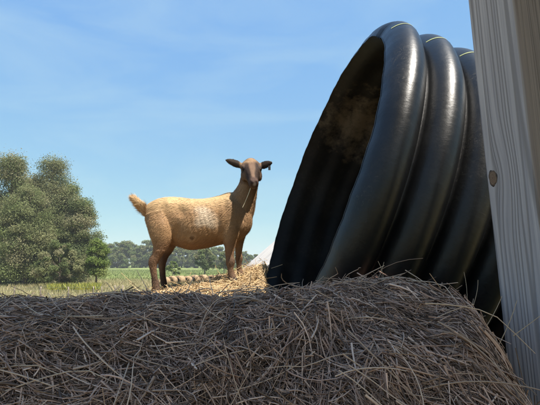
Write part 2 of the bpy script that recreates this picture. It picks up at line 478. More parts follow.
# ------------------------------------------------------------------ timber post at the right
SIDE = 0.13
PY = 1.12                                       # depth of the post's left edge
pl0 = pix(503, 340, PY); pl1 = pix(467, 0, PY)  # left edge, low and high
lean = (pl1[0] - pl0[0]) / (pl1[2] - pl0[2])
edge = np.array([pl0[0] - lean * pl0[2], PY, 0.0])
tcam = math.atan2(-PY, -pl0[0])
yaw_n = tcam - math.radians(36)                 # direction the wide left-hand face looks in
nl = np.array([math.cos(yaw_n), math.sin(yaw_n)]); rt = np.array([-nl[1], nl[0]])
# corner at the left edge, going right along the face and back into the timber
ctr = edge[:2] + rt * SIDE / 2 - nl * SIDE / 2
pz = Vector((lean, 0, 1)).normalized(); px_ax = Vector((rt[0], rt[1], 0)); px_ax = (px_ax - pz * px_ax.dot(pz)).normalized(); py_ax = pz.cross(px_ax)
postM = Matrix(((px_ax.x, py_ax.x, pz.x, ctr[0]), (px_ax.y, py_ax.y, pz.y, ctr[1]), (px_ax.z, py_ax.z, pz.z, 0), (0, 0, 0, 1)))
kp = pix(493, 178, PY)
tkn = kp[2]
# where on the face the knot lies
dray = kp - EYE; 
kc2 = None
pinv = postM.inverted()
o_ = pinv @ Vector(EYE); d_ = pinv.to_3x3() @ Vector(dray)
tt = (-SIDE / 2 - o_.y) / d_.y
kn = o_ + d_ * tt
M['post'] = timber_mat('weathered_post', (0.40, 0.35, 0.345), (0.53, 0.47, 0.46), tuple(kn), dark_side_x=SIDE / 2 - 0.002)
m, nt, p = mat_new('knot_wood'); M['knot'] = m
co = coords(nt)
dv = nt.nodes.new('ShaderNodeVectorMath'); dv.operation = 'SUBTRACT'; nt.links.new(co, dv.inputs[0]); dv.inputs[1].default_value = tuple(kn)
sc_ = nt.nodes.new('ShaderNodeVectorMath'); sc_.operation = 'MULTIPLY'; nt.links.new(dv.outputs[0], sc_.inputs[0]); sc_.inputs[1].default_value = (1, 1, 0.57)
ln = nt.nodes.new('ShaderNodeVectorMath'); ln.operation = 'LENGTH'; nt.links.new(sc_.outputs[0], ln.inputs[0])
rad_ = mathn(nt, 'ADD', ln.outputs['Value'], maprange(nt, noise(nt, co, 120.0, 4), 0.3, 0.7, -0.0012, 0.0012))
rg = mathn(nt, 'SINE', mathn(nt, 'MULTIPLY', rad_, 2600.0))
cb = mixc(nt, maprange(nt, rg, -1, 1), (0.15, 0.085, 0.05), (0.24, 0.15, 0.095))
nt.links.new(mixc(nt, maprange(nt, rad_, 0.0085, 0.0122), cb, (0.035, 0.024, 0.018)), p.inputs['Base Color'])
p.inputs['Roughness'].default_value = 0.85
bump(nt, p, rg, 0.4, 0.001)
post = empty('timber_post'); post.matrix_world = Matrix.Translation((ctr[0], ctr[1], 0))
tag(post, 'thick weathered square timber post standing beside the right end of the hay', 'post')
# shaft: many small sections so that its faces and corners are a little uneven
zs = np.linspace(0, 2.12, 72); pnz = SNoise(21, 3, 6.0)
b = SIDE / 2; cch = 0.007
sec = []
for (x0, y0, x1, y1) in ((-b, -b, b, -b), (b, -b, b, b), (b, b, -b, b), (-b, b, -b, -b)):
    dx, dy = np.sign(x1 - x0), np.sign(y1 - y0)
    for f in np.linspace(0, 1, 7):
        sec.append((x0 + dx * cch + (x1 - x0 - 2 * dx * cch) * f, y0 + dy * cch + (y1 - y0 - 2 * dy * cch) * f))
sec = np.array(sec); ns = len(sec)
V = np.zeros((len(zs), ns, 3))
V[:, :, :2] = sec[None]; V[:, :, 2] = zs[:, None] - 0.02
nrm = sec / np.abs(sec).max(1, keepdims=True)
V[:, :, :2] += (0.0014 * pnz(V))[..., None] * nrm[None]
ii = np.arange(len(zs) * ns).reshape(len(zs), ns); r_ = np.roll(ii, -1, 1)
F = np.stack([ii[:-1], r_[:-1], r_[1:], ii[1:]], -1).reshape(-1, 4)
me = mesh_np('shaft', V.reshape(-1, 3), [F, ii[-1][None, :], ii[0][None, ::-1]], False)
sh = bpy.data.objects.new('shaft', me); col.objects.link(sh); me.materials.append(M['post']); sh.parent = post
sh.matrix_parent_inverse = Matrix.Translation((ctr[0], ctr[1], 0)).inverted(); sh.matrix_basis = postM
# the knot: a slightly domed oval of dark end grain
kv = [(0, 0, -0.0016)]
for rr, dep in ((0.35, -0.0022), (0.7, -0.0018), (0.95, -0.001), (1.06, 0.002)):
    for a in np.linspace(0, 2 * math.pi, 28, endpoint=False):
        s = 1 + 0.08 * math.sin(3 * a + 1) + 0.04 * math.sin(7 * a)
        kv.append((0.0125 * rr * s * math.cos(a), 0.022 * rr * s * math.sin(a), dep * 0.5))
kv = np.array([(x, z_, y) for x, y, z_ in kv])
kv = kv + np.array(kn)
F3 = np.array([(0, 1 + i, 1 + (i + 1) % 28) for i in range(28)])
F4 = np.array([(1 + r * 28 + i, 1 + (r + 1) * 28 + i, 1 + (r + 1) * 28 + (i + 1) % 28, 1 + r * 28 + (i + 1) % 28) for r in range(3) for i in range(28)])
me = mesh_np('knot', kv, [F3, F4])
ko = bpy.data.objects.new('knot', me); col.objects.link(ko); me.materials.append(M['knot']); ko.parent = post
ko.matrix_parent_inverse = Matrix.Translation((ctr[0], ctr[1], 0)).inverted(); ko.matrix_basis = postM

# ------------------------------------------------------------------ hay
def hay_colors(n, r, pal, wts, var=0.18):
    pal = np.array(pal); k = r.choice(len(pal), n, p=np.array(wts) / sum(wts))
    return pal[k] * (1 + var * r.normal(size=(n, 1))).clip(0.45, 1.6)
GREY = [(0.57, 0.345, 0.245), (0.43, 0.255, 0.185), (0.75, 0.49, 0.36), (0.16, 0.095, 0.066), (0.42, 0.23, 0.13), (0.18, 0.08, 0.05)]
GREYW = [4, 4, 2.0, 4.2, 0.8, 0.12]
GOLD = [(0.50, 0.35, 0.18), (0.38, 0.255, 0.125), (0.60, 0.45, 0.265), (0.23, 0.145, 0.07)]
GOLDW = [4, 3, 2, 1.2]

# round bale lying across the view, camera close to its side
BR, BYC = 0.60, 1.25
BX0, BX1 = -1.05, 0.55
def bale_top(u):
    return np.interp(u, [-1.2, -0.8, -0.34, -0.18, -0.03, 0.10, 0.18, 0.38, 0.48, 0.56], [1.164, 1.168, 1.168, 1.178, 1.202, 1.232, 1.242, 1.242, 1.218, 1.17])
bn = SNoise(31, 2, 7.0); bn2 = SNoise(32, 2, 19.0)
def bale_r(u, phi):
    mid, hl = (BX0 + BX1) / 2, (BX1 - BX0) / 2
    e = np.clip(np.abs(u - mid) / hl, 0, 1)
    r = BR * (1 - e ** 18) ** 0.3
    U = np.stack([u * 1.0, phi * BR], -1)
    return r + (0.020 * bn(U) + 0.013 * bn2(U)) * np.clip(r / BR, 0, 1)
def bale_pos(u, phi, w):
    r = bale_r(u, phi) + w
    zc = bale_top(u) - BR
    zc = 0.60 + (zc - 0.60) * np.clip(np.cos(phi) + 0.25, 0, 1)
    return np.stack([u, BYC - r * np.sin(phi), zc + r * np.cos(phi)], -1)

bale = empty('round_hay_bale', ((BX0 + BX1) / 2, BYC, 0))
tag(bale, 'weathered grey round hay bale filling the foreground', 'hay bale')
us = (BX0 + BX1) / 2 + (BX1 - BX0) / 2 * np.sin(np.linspace(-math.pi / 2, math.pi / 2, 90))
ph = np.linspace(-math.pi, math.pi, 200, endpoint=False)
U, PHI = np.meshgrid(us, ph, indexing='ij')
V = bale_pos(U, PHI, np.full_like(U, -0.016))
V[..., 2] = np.maximum(V[..., 2], 0.002)
ii = np.arange(U.size).reshape(U.shape); r_ = np.roll(ii, -1, 1)
F = np.stack([ii[:-1], ii[1:], r_[1:], r_[:-1]], -1).reshape(-1, 4)
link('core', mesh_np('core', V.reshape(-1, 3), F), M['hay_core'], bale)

angn = SNoise(33, 2, 5.0)
def bale_straws(n, seed, phi_rng, lay, length, rad, tilt, u_rng=(BX0 + 0.01, BX1 - 0.004), S=6):
    r = np.random.default_rng(seed)
    u = r.uniform(*u_rng, n); phi = r.uniform(*phi_rng, n)
    a = angn(np.stack([u, phi * BR], -1)) * 1.1 + r.normal(size=n) * 0.55
    wild = r.random(n) < 0.35
    a = np.where(wild, r.uniform(0, 2 * math.pi, n), a + 0.25)
    # towards the right end the stems hang down the shoulder
    hang = (u > 0.12) & (r.random(n) < np.clip((u - 0.05) / 0.35, 0, 0.85))
    a = np.where(hang, r.normal(size=n) * 0.5 + 0.9, a)
    L = length * r.uniform(0.5, 1.35, n)
    bend = r.normal(size=n) * 0.9
    w0 = r.uniform(lay[0], lay[1], n); tl = r.normal(size=n) * tilt; cv = r.normal(size=n) * tilt * 0.9
    s = np.linspace(-0.5, 0.5, S)[None]
    th = a[:, None] + bend[:, None] * s
    du = np.cumsum(np.cos(th), 1) / S; dv = np.cumsum(np.sin(th), 1) / S
    uu = u[:, None] + L[:, None] * (du - du[:, S // 2:S // 2 + 1]); vv = L[:, None] * (dv - dv[:, S // 2:S // 2 + 1])
    over = np.maximum(uu - (BX1 - 0.012), 0)              # stems leaving the end droop
    uu = np.minimum(uu, BX1 - 0.012)
    pp = phi[:, None] + vv / BR
    ww = w0[:, None] + L[:, None] * (tl[:, None] * s + cv[:, None] * (s * s * 2 - 0.15))
    ww = np.maximum(ww, -0.014)
    P = bale_pos(uu, pp, ww)
    P[..., 0] += over * 0.45; P[..., 2] -= over * 0.75
    rr = rad * r.lognormal(0, 0.45, n).clip(0.4, 2.0)
    return P, rr, r
paths, rads, cols_ = [], [], []
for n, seed, pr, lay, ln, rd, tl in ((19500, 41, (-0.5, 1.15), (-0.012, 0.008), 0.125, 0.00135, 0.05),
                                     (18500, 42, (-0.45, 1.1), (0.0, 0.022), 0.14, 0.00128, 0.09),
                                     (3600, 43, (-0.4, 1.1), (0.010, 0.030), 0.14, 0.00115, 0.14),
                                     (2600, 44, (1.1, 2.6), (-0.01, 0.02), 0.22, 0.0016, 0.08),
                                     (2600, 45, (-2.2, -0.45), (-0.01, 0.02), 0.22, 0.0016, 0.08)):
    P, rr, r = bale_straws(n, seed, pr, lay, ln, rd, tl)
    P[..., 2] = np.maximum(P[..., 2], 0.004)
    paths.append(P); rads.append(rr)
    c = hay_colors(n, r, GREY, GREYW)
    cols_.append(c)
# broad blades and seed-heads lie among the stems
P, rr, r = bale_straws(1500, 46, (-0.4, 1.1), (0.002, 0.024), 0.13, 0.0022, 0.08)
paths.append(P); rads.append(rr); cols_.append(hay_colors(1500, r, GREY, GREYW))
P, rr, r = bale_straws(5000, 48, (-0.4, 1.1), (0.0, 0.026), 0.035, 0.0012, 0.3)
paths.append(P); rads.append(rr); cols_.append(hay_colors(5000, r, GREY, GREYW))
P = np.concatenate(paths); rr = np.concatenate(rads); cc = np.concatenate(cols_)
V, F, C = tubes(P, rr, 3, cc)
tag(link('straw_cover', mesh_np('straw_cover', V, F, True, C), M['straw'], bale), kind='stuff')

# straw on the hidden end face
r = np.random.default_rng(47)
n = 2200; th0 = r.uniform(-math.pi, math.pi, n); q0 = np.sqrt(r.random(n)) * 0.5
s = np.linspace(-0.5, 0.5, 5)[None]; L = 0.2 * r.uniform(0.5, 1.3, n)[:, None]; a = r.uniform(0, 6.28, n)[:, None]
yy = BYC + (q0 * np.cos(th0))[:, None] + L * s * np.cos(a); zz = 0.60 + (q0 * np.sin(th0))[:, None] + L * s * np.sin(a)
xx = BX1 - 0.02 + r.uniform(-0.01, 0.02, n)[:, None] + L * s * r.normal(size=(n, 1)) * 0.1 - 0.3 * np.maximum(np.hypot(yy - BYC, zz - 0.6) - 0.45, 0)
V, F, C = tubes(np.stack([xx, yy, np.maximum(zz, 0.01)], -1), 0.0014 * r.lognormal(0, 0.3, n), 3, hay_colors(n, r, GREY, GREYW))
tag(link('end_straw', mesh_np('end_straw', V, F, True, C), M['straw'], bale), kind='stuff')

# loose single stalks that can be picked out on top: shared meshes
def stalk_meshes(pal, wts, seed, rad, cnt=14):
    r = np.random.default_rng(seed); out = []
    for k in range(cnt):
        L = r.uniform(0.09, 0.24); s = np.linspace(0, 1, 7)
        c = r.normal() * 0.16; c2 = r.normal() * 0.10
        kink = np.where(s > 0.62, (s - 0.62) * r.normal() * 0.5, 0) if k % 3 == 0 else 0
        P = np.stack([L * s, L * (c * s * (1 - s) * 2 + kink), L * (c2 * s * (1 - s) * 2)], -1)[None]
        P[..., 0] -= L / 2
        cl = hay_colors(1, r, pal, wts, 0.12)
        V, F, C = tubes(P, np.array([rad * r.uniform(0.8, 1.35)]), 5, cl, 0.55)
        me = mesh_np('hay_stalk', V, F, True, C); me.materials.append(M['straw']); out.append(me)
    return out
SM = stalk_meshes([(0.62, 0.41, 0.285), (0.50, 0.32, 0.22), (0.70, 0.48, 0.33), (0.28, 0.18, 0.125)], [3, 3, 1.5, 1.5], 51, 0.0013)
def frame_mat(p, d, nrm, roll):
    d = d / np.linalg.norm(d); y = np.cross(nrm, d); y /= np.linalg.norm(y); z = np.cross(d, y)
    y2 = math.cos(roll) * y + math.sin(roll) * z; z2 = np.cross(d, y2)
    return Matrix(((d[0], y2[0], z2[0], p[0]), (d[1], y2[1], z2[1], p[1]), (d[2], y2[2], z2[2], p[2]), (0, 0, 0, 1)))
r = np.random.default_rng(52)
for k in range(230):
    u = r.uniform(-0.8, 0.52); phi = r.uniform(-0.08, 0.95)
    if k < 70: phi = r.uniform(-0.12, 0.22)
    p0 = bale_pos(np.array(u), np.array(phi), np.array(0.026)); p1 = bale_pos(np.array(u + 0.01), np.array(phi), np.array(0.026)); p2 = bale_pos(np.array(u), np.array(phi + 0.01), np.array(0.026))
    du = p1 - p0; dv = p2 - p0; du /= np.linalg.norm(du); dv /= np.linalg.norm(dv); nr = np.cross(dv, du); nr /= np.linalg.norm(nr)
    if nr[2] < 0: nr = -nr
    a = r.uniform(0, 2 * math.pi) if u < 0.15 or r.random() < 0.4 else r.normal() * 0.45 + 0.9
    rise = abs(r.normal()) * (0.15 if k >= 70 else 0.13)
    d = math.cos(a) * du + math.sin(a) * dv + rise * nr
    me = SM[int(r.integers(len(SM)))]
    L = max(v.co.x for v in me.vertices) * 2
    c = p0 + nr * (rise * L * 0.42 - 0.006)
    o = bpy.data.objects.new('hay_stalk', me); col.objects.link(o); o.parent = bale
    o.matrix_parent_inverse = Matrix.Translation(bale.location).inverted()
    o.matrix_basis = frame_mat(c, d, nr, r.uniform(0, 6.28))
# the few stems that stand up against the dark pipe and the post
for (x0, y0, x1, y1, Yd, ln) in ((466, 308, 464, 272, 1.2, 0), (494, 340, 517, 300, 0.97, 0), (480, 322, 502, 296, 1.05, 0), (513, 322, 540, 316, 0.98, 0),
                                 (372, 276, 384, 262, 1.3, 0), (384, 278, 378, 261, 1.3, 0), (118, 296, 106, 282, 1.2, 0), (470, 300, 478, 280, 1.15, 0)):
    A = pix(x0, y0 + 14, Yd); B = pix(x1, y1, Yd + 0.01)
    s = np.linspace(0, 1, 7)[:, None]
    Pq = (A + (B - A) * s + np.array([0.006, 0, 0.004]) * (s * (1 - s)) * 4)[None]
    V, F, C = tubes(Pq, np.array([0.0011]), 5, np.array([[0.44, 0.31, 0.20]]), 0.6)
    link('hay_stalk', mesh_np('hay_stalk', V, F, True, C), M['straw'], bale)

# ------------------------------------------------------------------ loose golden hay heap under the goat
YG = 2.62
hn = SNoise(61, 2, 6.0); hn2 = SNoise(62, 2, 17.0)
def heap_z(x, y):
    x = np.asarray(x, float); y = np.asarray(y, float)
    # broad top that climbs to the right and to the back
    z = np.interp(x, [-2.2, -1.4, -0.9, -0.62, -0.45, -0.22, 0.0, 0.35, 0.9], [0.88, 1.00, 1.065, 1.112, 1.135, 1.185, 1.212, 1.26, 1.30]) - 0.10 * np.clip(y - 2.75, 0, 1.2) * np.clip((-0.25 - x) / 0.2, 0, 1)
    z = z + 0.10 * np.clip(y - 2.62, -0.5, 0.6) * np.clip((x + 0.6) / 0.6, 0, 1) + 0.16 * np.clip(y - 2.95, 0, 0.8) * np.clip((x + 0.12) / 0.4, 0, 1) * 1.0
    # hollow where the raised end of the pipe has sunk in
    d = np.maximum(np.maximum(-(x - 0.035), (y - 3.12)), 0)
    lowz = 0.90 - 0.30 * np.clip(x - 0.2, 0, 3)
    k = np.clip(d / 0.07, 0, 1); k = k * k * (3 - 2 * k)
    z = lowz + (z - lowz) * k
    z = np.where((x > 0.035) & (y < 3.12), np.minimum(z, lowz), z)
    # edges fall to the ground
    ex = np.clip((x + 2.3) / 0.7, 0, 1) * np.clip((0.95 - x) / 0.6, 0, 1); ey = np.clip((y - 1.72) / 0.35, 0, 1) * np.clip((4.6 - y) / 1.0, 0, 1)
    e = ex * ey; e = e ** 0.6
    P = np.stack([x, y], -1)
    return np.maximum((z + 0.014 * hn(P) + 0.008 * hn2(P)) * e - 0.02 * (1 - e), -0.02)
heap = empty('hay_heap', (-0.2, 2.9, 0))
tag(heap, 'heap of loose golden hay that the goat stands on', 'hay heap')
hx = np.linspace(-2.3, 0.95, 150); hy = np.linspace(1.72, 4.6, 110)
X, Y = np.meshgrid(hx, hy)
V = np.stack([X, Y, heap_z(X, Y) - 0.02], -1).reshape(-1, 3)
ii = np.arange(X.size).reshape(X.shape)
F = np.stack([ii[:-1, :-1], ii[:-1, 1:], ii[1:, 1:], ii[1:, :-1]], -1).reshape(-1, 4)
link('core', mesh_np('core', V, F), M['hay_core_gold'], heap)
def heap_straws(n, seed, xr, yr, lay, length, rad, tilt, S=6):
    r = np.random.default_rng(seed)
    x = r.uniform(*xr, n); y = r.uniform(*yr, n)
    a = r.uniform(0, 6.28, n); L = length * r.uniform(0.5, 1.35, n); bend = r.normal(size=n) * 0.8
    s = np.linspace(-0.5, 0.5, S)[None]; th = a[:, None] + bend[:, None] * s
    xx = x[:, None] + L[:, None] * s * np.cos(th); yy = y[:, None] + L[:, None] * s * np.sin(th)
    w = r.uniform(*lay, n)[:, None] + L[:, None] * (r.normal(size=(n, 1)) * tilt * s + r.normal(size=(n, 1)) * tilt * (s * s * 2 - 0.15))
    zz = heap_z(xx, yy) + np.maximum(w, -0.015)
    return np.stack([xx, yy, np.maximum(zz, 0.004)], -1), rad * r.lognormal(0, 0.35, n), r
paths, rads, cols_ = [], [], []
for n, seed, xr, yr, lay, ln, rd, tl in ((9000, 71, (-1.9, 0.25), (1.8, 3.7), (-0.02, 0.01), 0.19, 0.0021, 0.06),
                                         (6000, 72, (-1.3, 0.2), (2.0, 3.6), (-0.01, 0.025), 0.17, 0.0018, 0.14),
                                         (3000, 73, (-2.2, 0.85), (1.8, 4.5), (-0.01, 0.02), 0.22, 0.0025, 0.08),
                                         (1800, 74, (-0.9, 0.3), (2.3, 3.5), (0.0, 0.03), 0.12, 0.0016, 0.30)):
    P, rr, r = heap_straws(n, seed, xr, yr, lay, ln, rd, tl)
    paths.append(P); rads.append(rr); cols_.append(hay_colors(n, r, GOLD, GOLDW))
V, F, C = tubes(np.concatenate(paths), np.concatenate(rads), 3, np.concatenate(cols_))
tag(link('straw_cover', mesh_np('straw_cover', V, F, True, C), M['straw'], heap), kind='stuff')
SG = stalk_meshes(GOLD, GOLDW, 81, 0.0022, 10)
r = np.random.default_rng(82)
for k in range(70):
    x = r.uniform(-0.95, 0.0); y = r.uniform(2.25, 3.2)
    a = r.uniform(0, 6.28); rise = abs(r.normal()) * 0.28
    me = SG[int(r.integers(len(SG)))]; L = max(v.co.x for v in me.vertices) * 2
    c = np.array([x, y, float(heap_z(x, y)) + 0.012 + rise * L * 0.4])
    o = bpy.data.objects.new('hay_stalk', me); col.objects.link(o); o.parent = heap
    o.matrix_parent_inverse = Matrix.Translation(heap.location).inverted()
    o.matrix_basis = frame_mat(c, np.array([math.cos(a), math.sin(a), rise]), np.array([0, 0, 1.0]), r.uniform(0, 6.28))

# ------------------------------------------------------------------ pale board lying up the back of the heap, behind the pipe
M['board'] = timber_mat('whitewashed_board', (0.34, 0.335, 0.33), (0.44, 0.435, 0.43), None, 1.0, (0.34, 0.33, 0.32))
b0 = pix(239, 273, 3.20); b1 = pix(272, 244.5, 3.32)
dirb = (b1 - b0) / np.linalg.norm(b1 - b0)
sidev = np.array([0.08, -0.75, -0.66]); sidev -= dirb * (sidev @ dirb); sidev /= np.linalg.norm(sidev)
nb = np.cross(dirb, sidev)
me = box_mesh('pale_board', 0, 0.15, -0.011, 0.011, -0.06, 0.62, 0.003)
bo = bpy.data.objects.new('pale_board', me); col.objects.link(bo); me.materials.append(M['board'])
bo.matrix_world = Matrix(((sidev[0], -nb[0], dirb[0], b0[0]), (sidev[1], -nb[1], dirb[1], b0[1]), (sidev[2], -nb[2], dirb[2], b0[2]), (0, 0, 0, 1)))
tag(bo, 'pale grey board slanting up the hay between the goat and the pipe', 'board')

# ------------------------------------------------------------------ goat
goat_loc = pix(195, 290, YG); goat_loc[2] = float(heap_z(goat_loc[0], YG))
goat = empty('goat', tuple(goat_loc))
tag(goat, 'tan goat with dark face and ears standing on the hay looking at the camera', 'goat')
PXM = YG / FPX * 1.0                                # metres per picture pixel at the goat
gparts_V, gparts_F = [], []
def add_closed(V, F):
    off = sum(len(v) for v in gparts_V)
    gparts_V.append(V); gparts_F.append(F + off)
def loft(C, A, B, ha, hb, k=22, power=2.0):
    """centres C (n,3), frames A,B (n,3), half sizes ha,hb -> closed tube"""
    n = len(C); t = np.linspace(0, 2 * math.pi, k, endpoint=False)
    ca, sa = np.cos(t), np.sin(t)
    ca = np.sign(ca) * np.abs(ca) ** (2 / power); sa = np.sign(sa) * np.abs(sa) ** (2 / power)
    V = C[:, None] + ha[:, None, None] * ca[None, :, None] * A[:, None] + hb[:, None, None] * sa[None, :, None] * B[:, None]
    V = np.concatenate([V.reshape(-1, 3), C[:1], C[-1:]])
    ii = np.arange(n * k).reshape(n, k); r_ = np.roll(ii, -1, 1)
    F = np.stack([ii[:-1], r_[:-1], r_[1:], ii[1:]], -1).reshape(-1, 4)
    T = [F[:, [0, 1, 2]], F[:, [0, 2, 3]]]
    T.append(np.stack([np.full(k, n * k), r_[0], ii[0]], -1)); T.append(np.stack([np.full(k, n * k + 1), ii[-1], r_[-1]], -1))
    return V, np.concatenate(T)
def limb(nodes, k=22, m=5, power=2.0):
    """nodes: px, py, depth offset (m), half thickness in the picture (px), half depth (m)"""
    Q = catmull(nodes, m)
    C = np.array([pix(a, b_, YG + d) for a, b_, d, _, _ in Q])
    T = np.gradient(C, axis=0); T /= np.linalg.norm(T, axis=1, keepdims=True)
    B = np.tile(np.array([0, 1.0, 0]), (len(C), 1)); B -= T * (T * B).sum(1, keepdims=True); B /= np.linalg.norm(B, axis=1, keepdims=True)
    A = np.cross(B, T)
    add_closed(*loft(C, A, B, np.maximum(Q[:, 3], 0.3) * PXM, np.maximum(Q[:, 4], 0.002), k, power))
def blob_(c, h, k=14):
    t = np.linspace(0.06, math.pi - 0.06, 11)
    Cb = np.array(c)[None] - np.cos(t)[:, None] * h[0] * np.array([[1.0, 0, 0]])
    add_closed(*loft(Cb, np.tile(np.array([0, 1.0, 0]), (11, 1)), np.tile(np.array([0, 0, 1.0]), (11, 1)), np.sin(t) * h[1], np.sin(t) * h[2], k))
# trunk: deep chest, round belly, sloping rump (given as top and bottom lines)
tr = [(145.6, 209, 217, .022), (148, 204.5, 226, .055), (153, 201, 236, .080), (160, 198, 241, .096), (170, 196.6, 243.5, .098), (180, 197, 247.0, .108), (190, 198.4, 249.6, .128),
      (200, 199, 249, .132), (210, 198, 247.5, .126), (220, 195, 245, .112), (229, 192, 243, .100), (238, 194, 240.5, .092), (245.5, 201, 236, .074), (250.5, 208, 230, .048), (252.3, 214, 224, .02)]
Q = catmull(tr, 5)
C = np.array([pix(x, (a + b_) / 2, YG) for x, a, b_, _ in Q])
A = np.tile(np.array([0, 0, 1.0]), (len(C), 1)); B = np.tile(np.array([0, 1.0, 0]), (len(C), 1))
add_closed(*loft(C, A, B, (Q[:, 2] - Q[:, 1]) / 2 * PXM, Q[:, 3], 30, 2.15))
# neck
limb([(236.5, 216, 0.0, 16, .075), (241, 205, -.005, 15.0, .070), (245.2, 195, -.02, 11.8, .058), (248.2, 186, -.03, 9.6, .050), (250, 177, -.035, 9.2, .048), (250.5, 169, -.03, 8.4, .044)], 24)
# hind legs: thigh, stifle high against the belly, hock pointing back, straight shank, hoof
limb([(158, 212, -0.058, 11.00, 0.0400), (160, 225, -0.07, 12.00, 0.0500), (161.5, 236, -0.078, 11.20, 0.0460), (160.5, 246, -0.082, 7.81, 0.0335), (157, 255, -0.084, 4.96, 0.0218), (153.2, 262, -0.085, 4.75, 0.0199),
      (153.3, 269, -0.085, 3.36, 0.0151), (154.6, 278, -0.085, 2.86, 0.0134), (155.6, 285, -0.086, 3.53, 0.0151), (156.4, 289.5, -0.088, 3.86, 0.0175), (157, 294, -0.09, 4.51, 0.0202)])
limb([(164, 214, 0.055, 10.00, 0.0400), (167, 227, 0.068, 11.00, 0.0480), (169.5, 238, 0.074, 9.60, 0.0420), (168.5, 247, 0.078, 6.51, 0.0307), (165, 255, 0.08, 4.37, 0.0202), (162.4, 261.5, 0.08, 4.37, 0.0199),
      (162.2, 268, 0.08, 3.36, 0.0151), (163, 277, 0.08, 2.94, 0.0134), (164, 283.5, 0.08, 3.19, 0.0143), (165, 288, 0.078, 3.19, 0.0151), (166.2, 292, 0.075, 4.14, 0.0193)])
# fore legs: elbow at the chest, low knee, cannon, pastern, hoof
limb([(231, 218, -0.055, 10.00, 0.0360), (231, 230, -0.062, 9.00, 0.0400), (230, 240, -0.066, 6.60, 0.0340), (229.6, 249, -0.068, 4.84, 0.0242), (229.8, 257, -0.069, 3.95, 0.0193), (230.4, 262, -0.07, 4.56, 0.0218),
      (230.5, 268, -0.07, 3.19, 0.0151), (231, 273, -0.07, 3.28, 0.0151), (232.2, 276.5, -0.073, 3.53, 0.0160), (233.4, 281.5, -0.078, 4.20, 0.0185)])
limb([(239, 219, 0.05, 9.00, 0.0360), (239.5, 230, 0.058, 8.00, 0.0380), (239.2, 239, 0.062, 5.60, 0.0320), (238.8, 247, 0.064, 4.09, 0.0223), (238.8, 254, 0.065, 3.36, 0.0176), (239, 258.5, 0.066, 3.89, 0.0199),
      (239, 264, 0.066, 2.77, 0.0143), (239.2, 269, 0.066, 2.86, 0.0143), (240, 272, 0.064, 3.11, 0.0151), (240.8, 276, 0.06, 3.61, 0.0168)])
# bones and muscle under the hide: hip, shoulder blade, point of the shoulder, ribs
for sgn in (-1, 1):
    blob_(pix(156, 206, YG + sgn * .050), (.030, .018, .014))
    blob_(pix(229, 213, YG + sgn * .078), (.050, .022, .085))
    blob_(pix(240, 223, YG + sgn * .058), (.036, .026, .050))
# tail, held up
limb([(150, 212, 0, 4.2, .022), (145, 209.5, 0, 3.6, .020), (140.5, 206, 0, 3.2, .017), (136.5, 202, 0, 3.0, .015), (133.3, 198.5, 0, 2.4, .012), (131.8, 197, 0, 1.2, .007)], 16)
# head, seen face on and tipped down a little
HD = np.array([0.13, -0.78, -0.61]); HD /= np.linalg.norm(HD)
HS = np.array([1.0, 0.13, 0.02]); HS -= HD * (HS @ HD); HS /= np.linalg.norm(HS)      # towards the picture's right
HU = np.cross(HS, HD); HU = HU if HU[2] > 0 else -HU                                  # forehead side
H0 = pix(250.6, 167.5, YG - 0.05)
def hp(t, s, u): return H0 + HD * t + HS * s + HU * u
hd = [(-.045, .020, .020, -.004), (-.032, .040, .040, -.002), (-.005, .056, .050, 0), (.03, .0600, .052, 0), (.06, .0575, .050, -.002), (.09, .049, .046, -.004), (.12, .036, .040, -.007), (.15, .0295, .035, -.009),
      (.175, .0285, .032, -.010), (.193, .0265, .027, -.011), (.203, .023, .021, -.012), (.207, .009, .009, -.012)]
Q = catmull(hd, 5)
C = np.array([hp(t, 0, u) for t, _, _, u in Q])
add_closed(*loft(C, np.tile(HS, (len(C), 1)), np.tile(HU, (len(C), 1)), Q[:, 1], Q[:, 2], 26, 2.3))
def blob(c, fr, h, k=14):
    t = np.linspace(0.06, math.pi - 0.06, 11)
    C = np.array(c)[None] - np.cos(t)[:, None] * h[0] * np.array(fr[0])[None]
    add_closed(*loft(C, np.tile(fr[1], (len(C), 1)), np.tile(fr[2], (len(C), 1)), np.sin(t) * h[1], np.sin(t) * h[2], k))
FR = (HD, HS, HU)
for s in (-1, 1):
    blob(hp(.050, s * .045, .024), FR, (.026, .017, .017))        # brow ridge over the eye
    blob(hp(.062, s * .044, -.022), FR, (.046, .019, .030))       # cheek
    blob(hp(.186, s * .012, .006), FR, (.017, .011, .012))        # nostril wing
blob(hp(.150, 0, -.036), FR, (.050, .022, .013))                  # lower jaw and chin
blob(hp(.180, 0, -.036), FR, (.018, .017, .012))
blob(hp(.000, 0, .036), FR, (.032, .034, .022))                   # poll
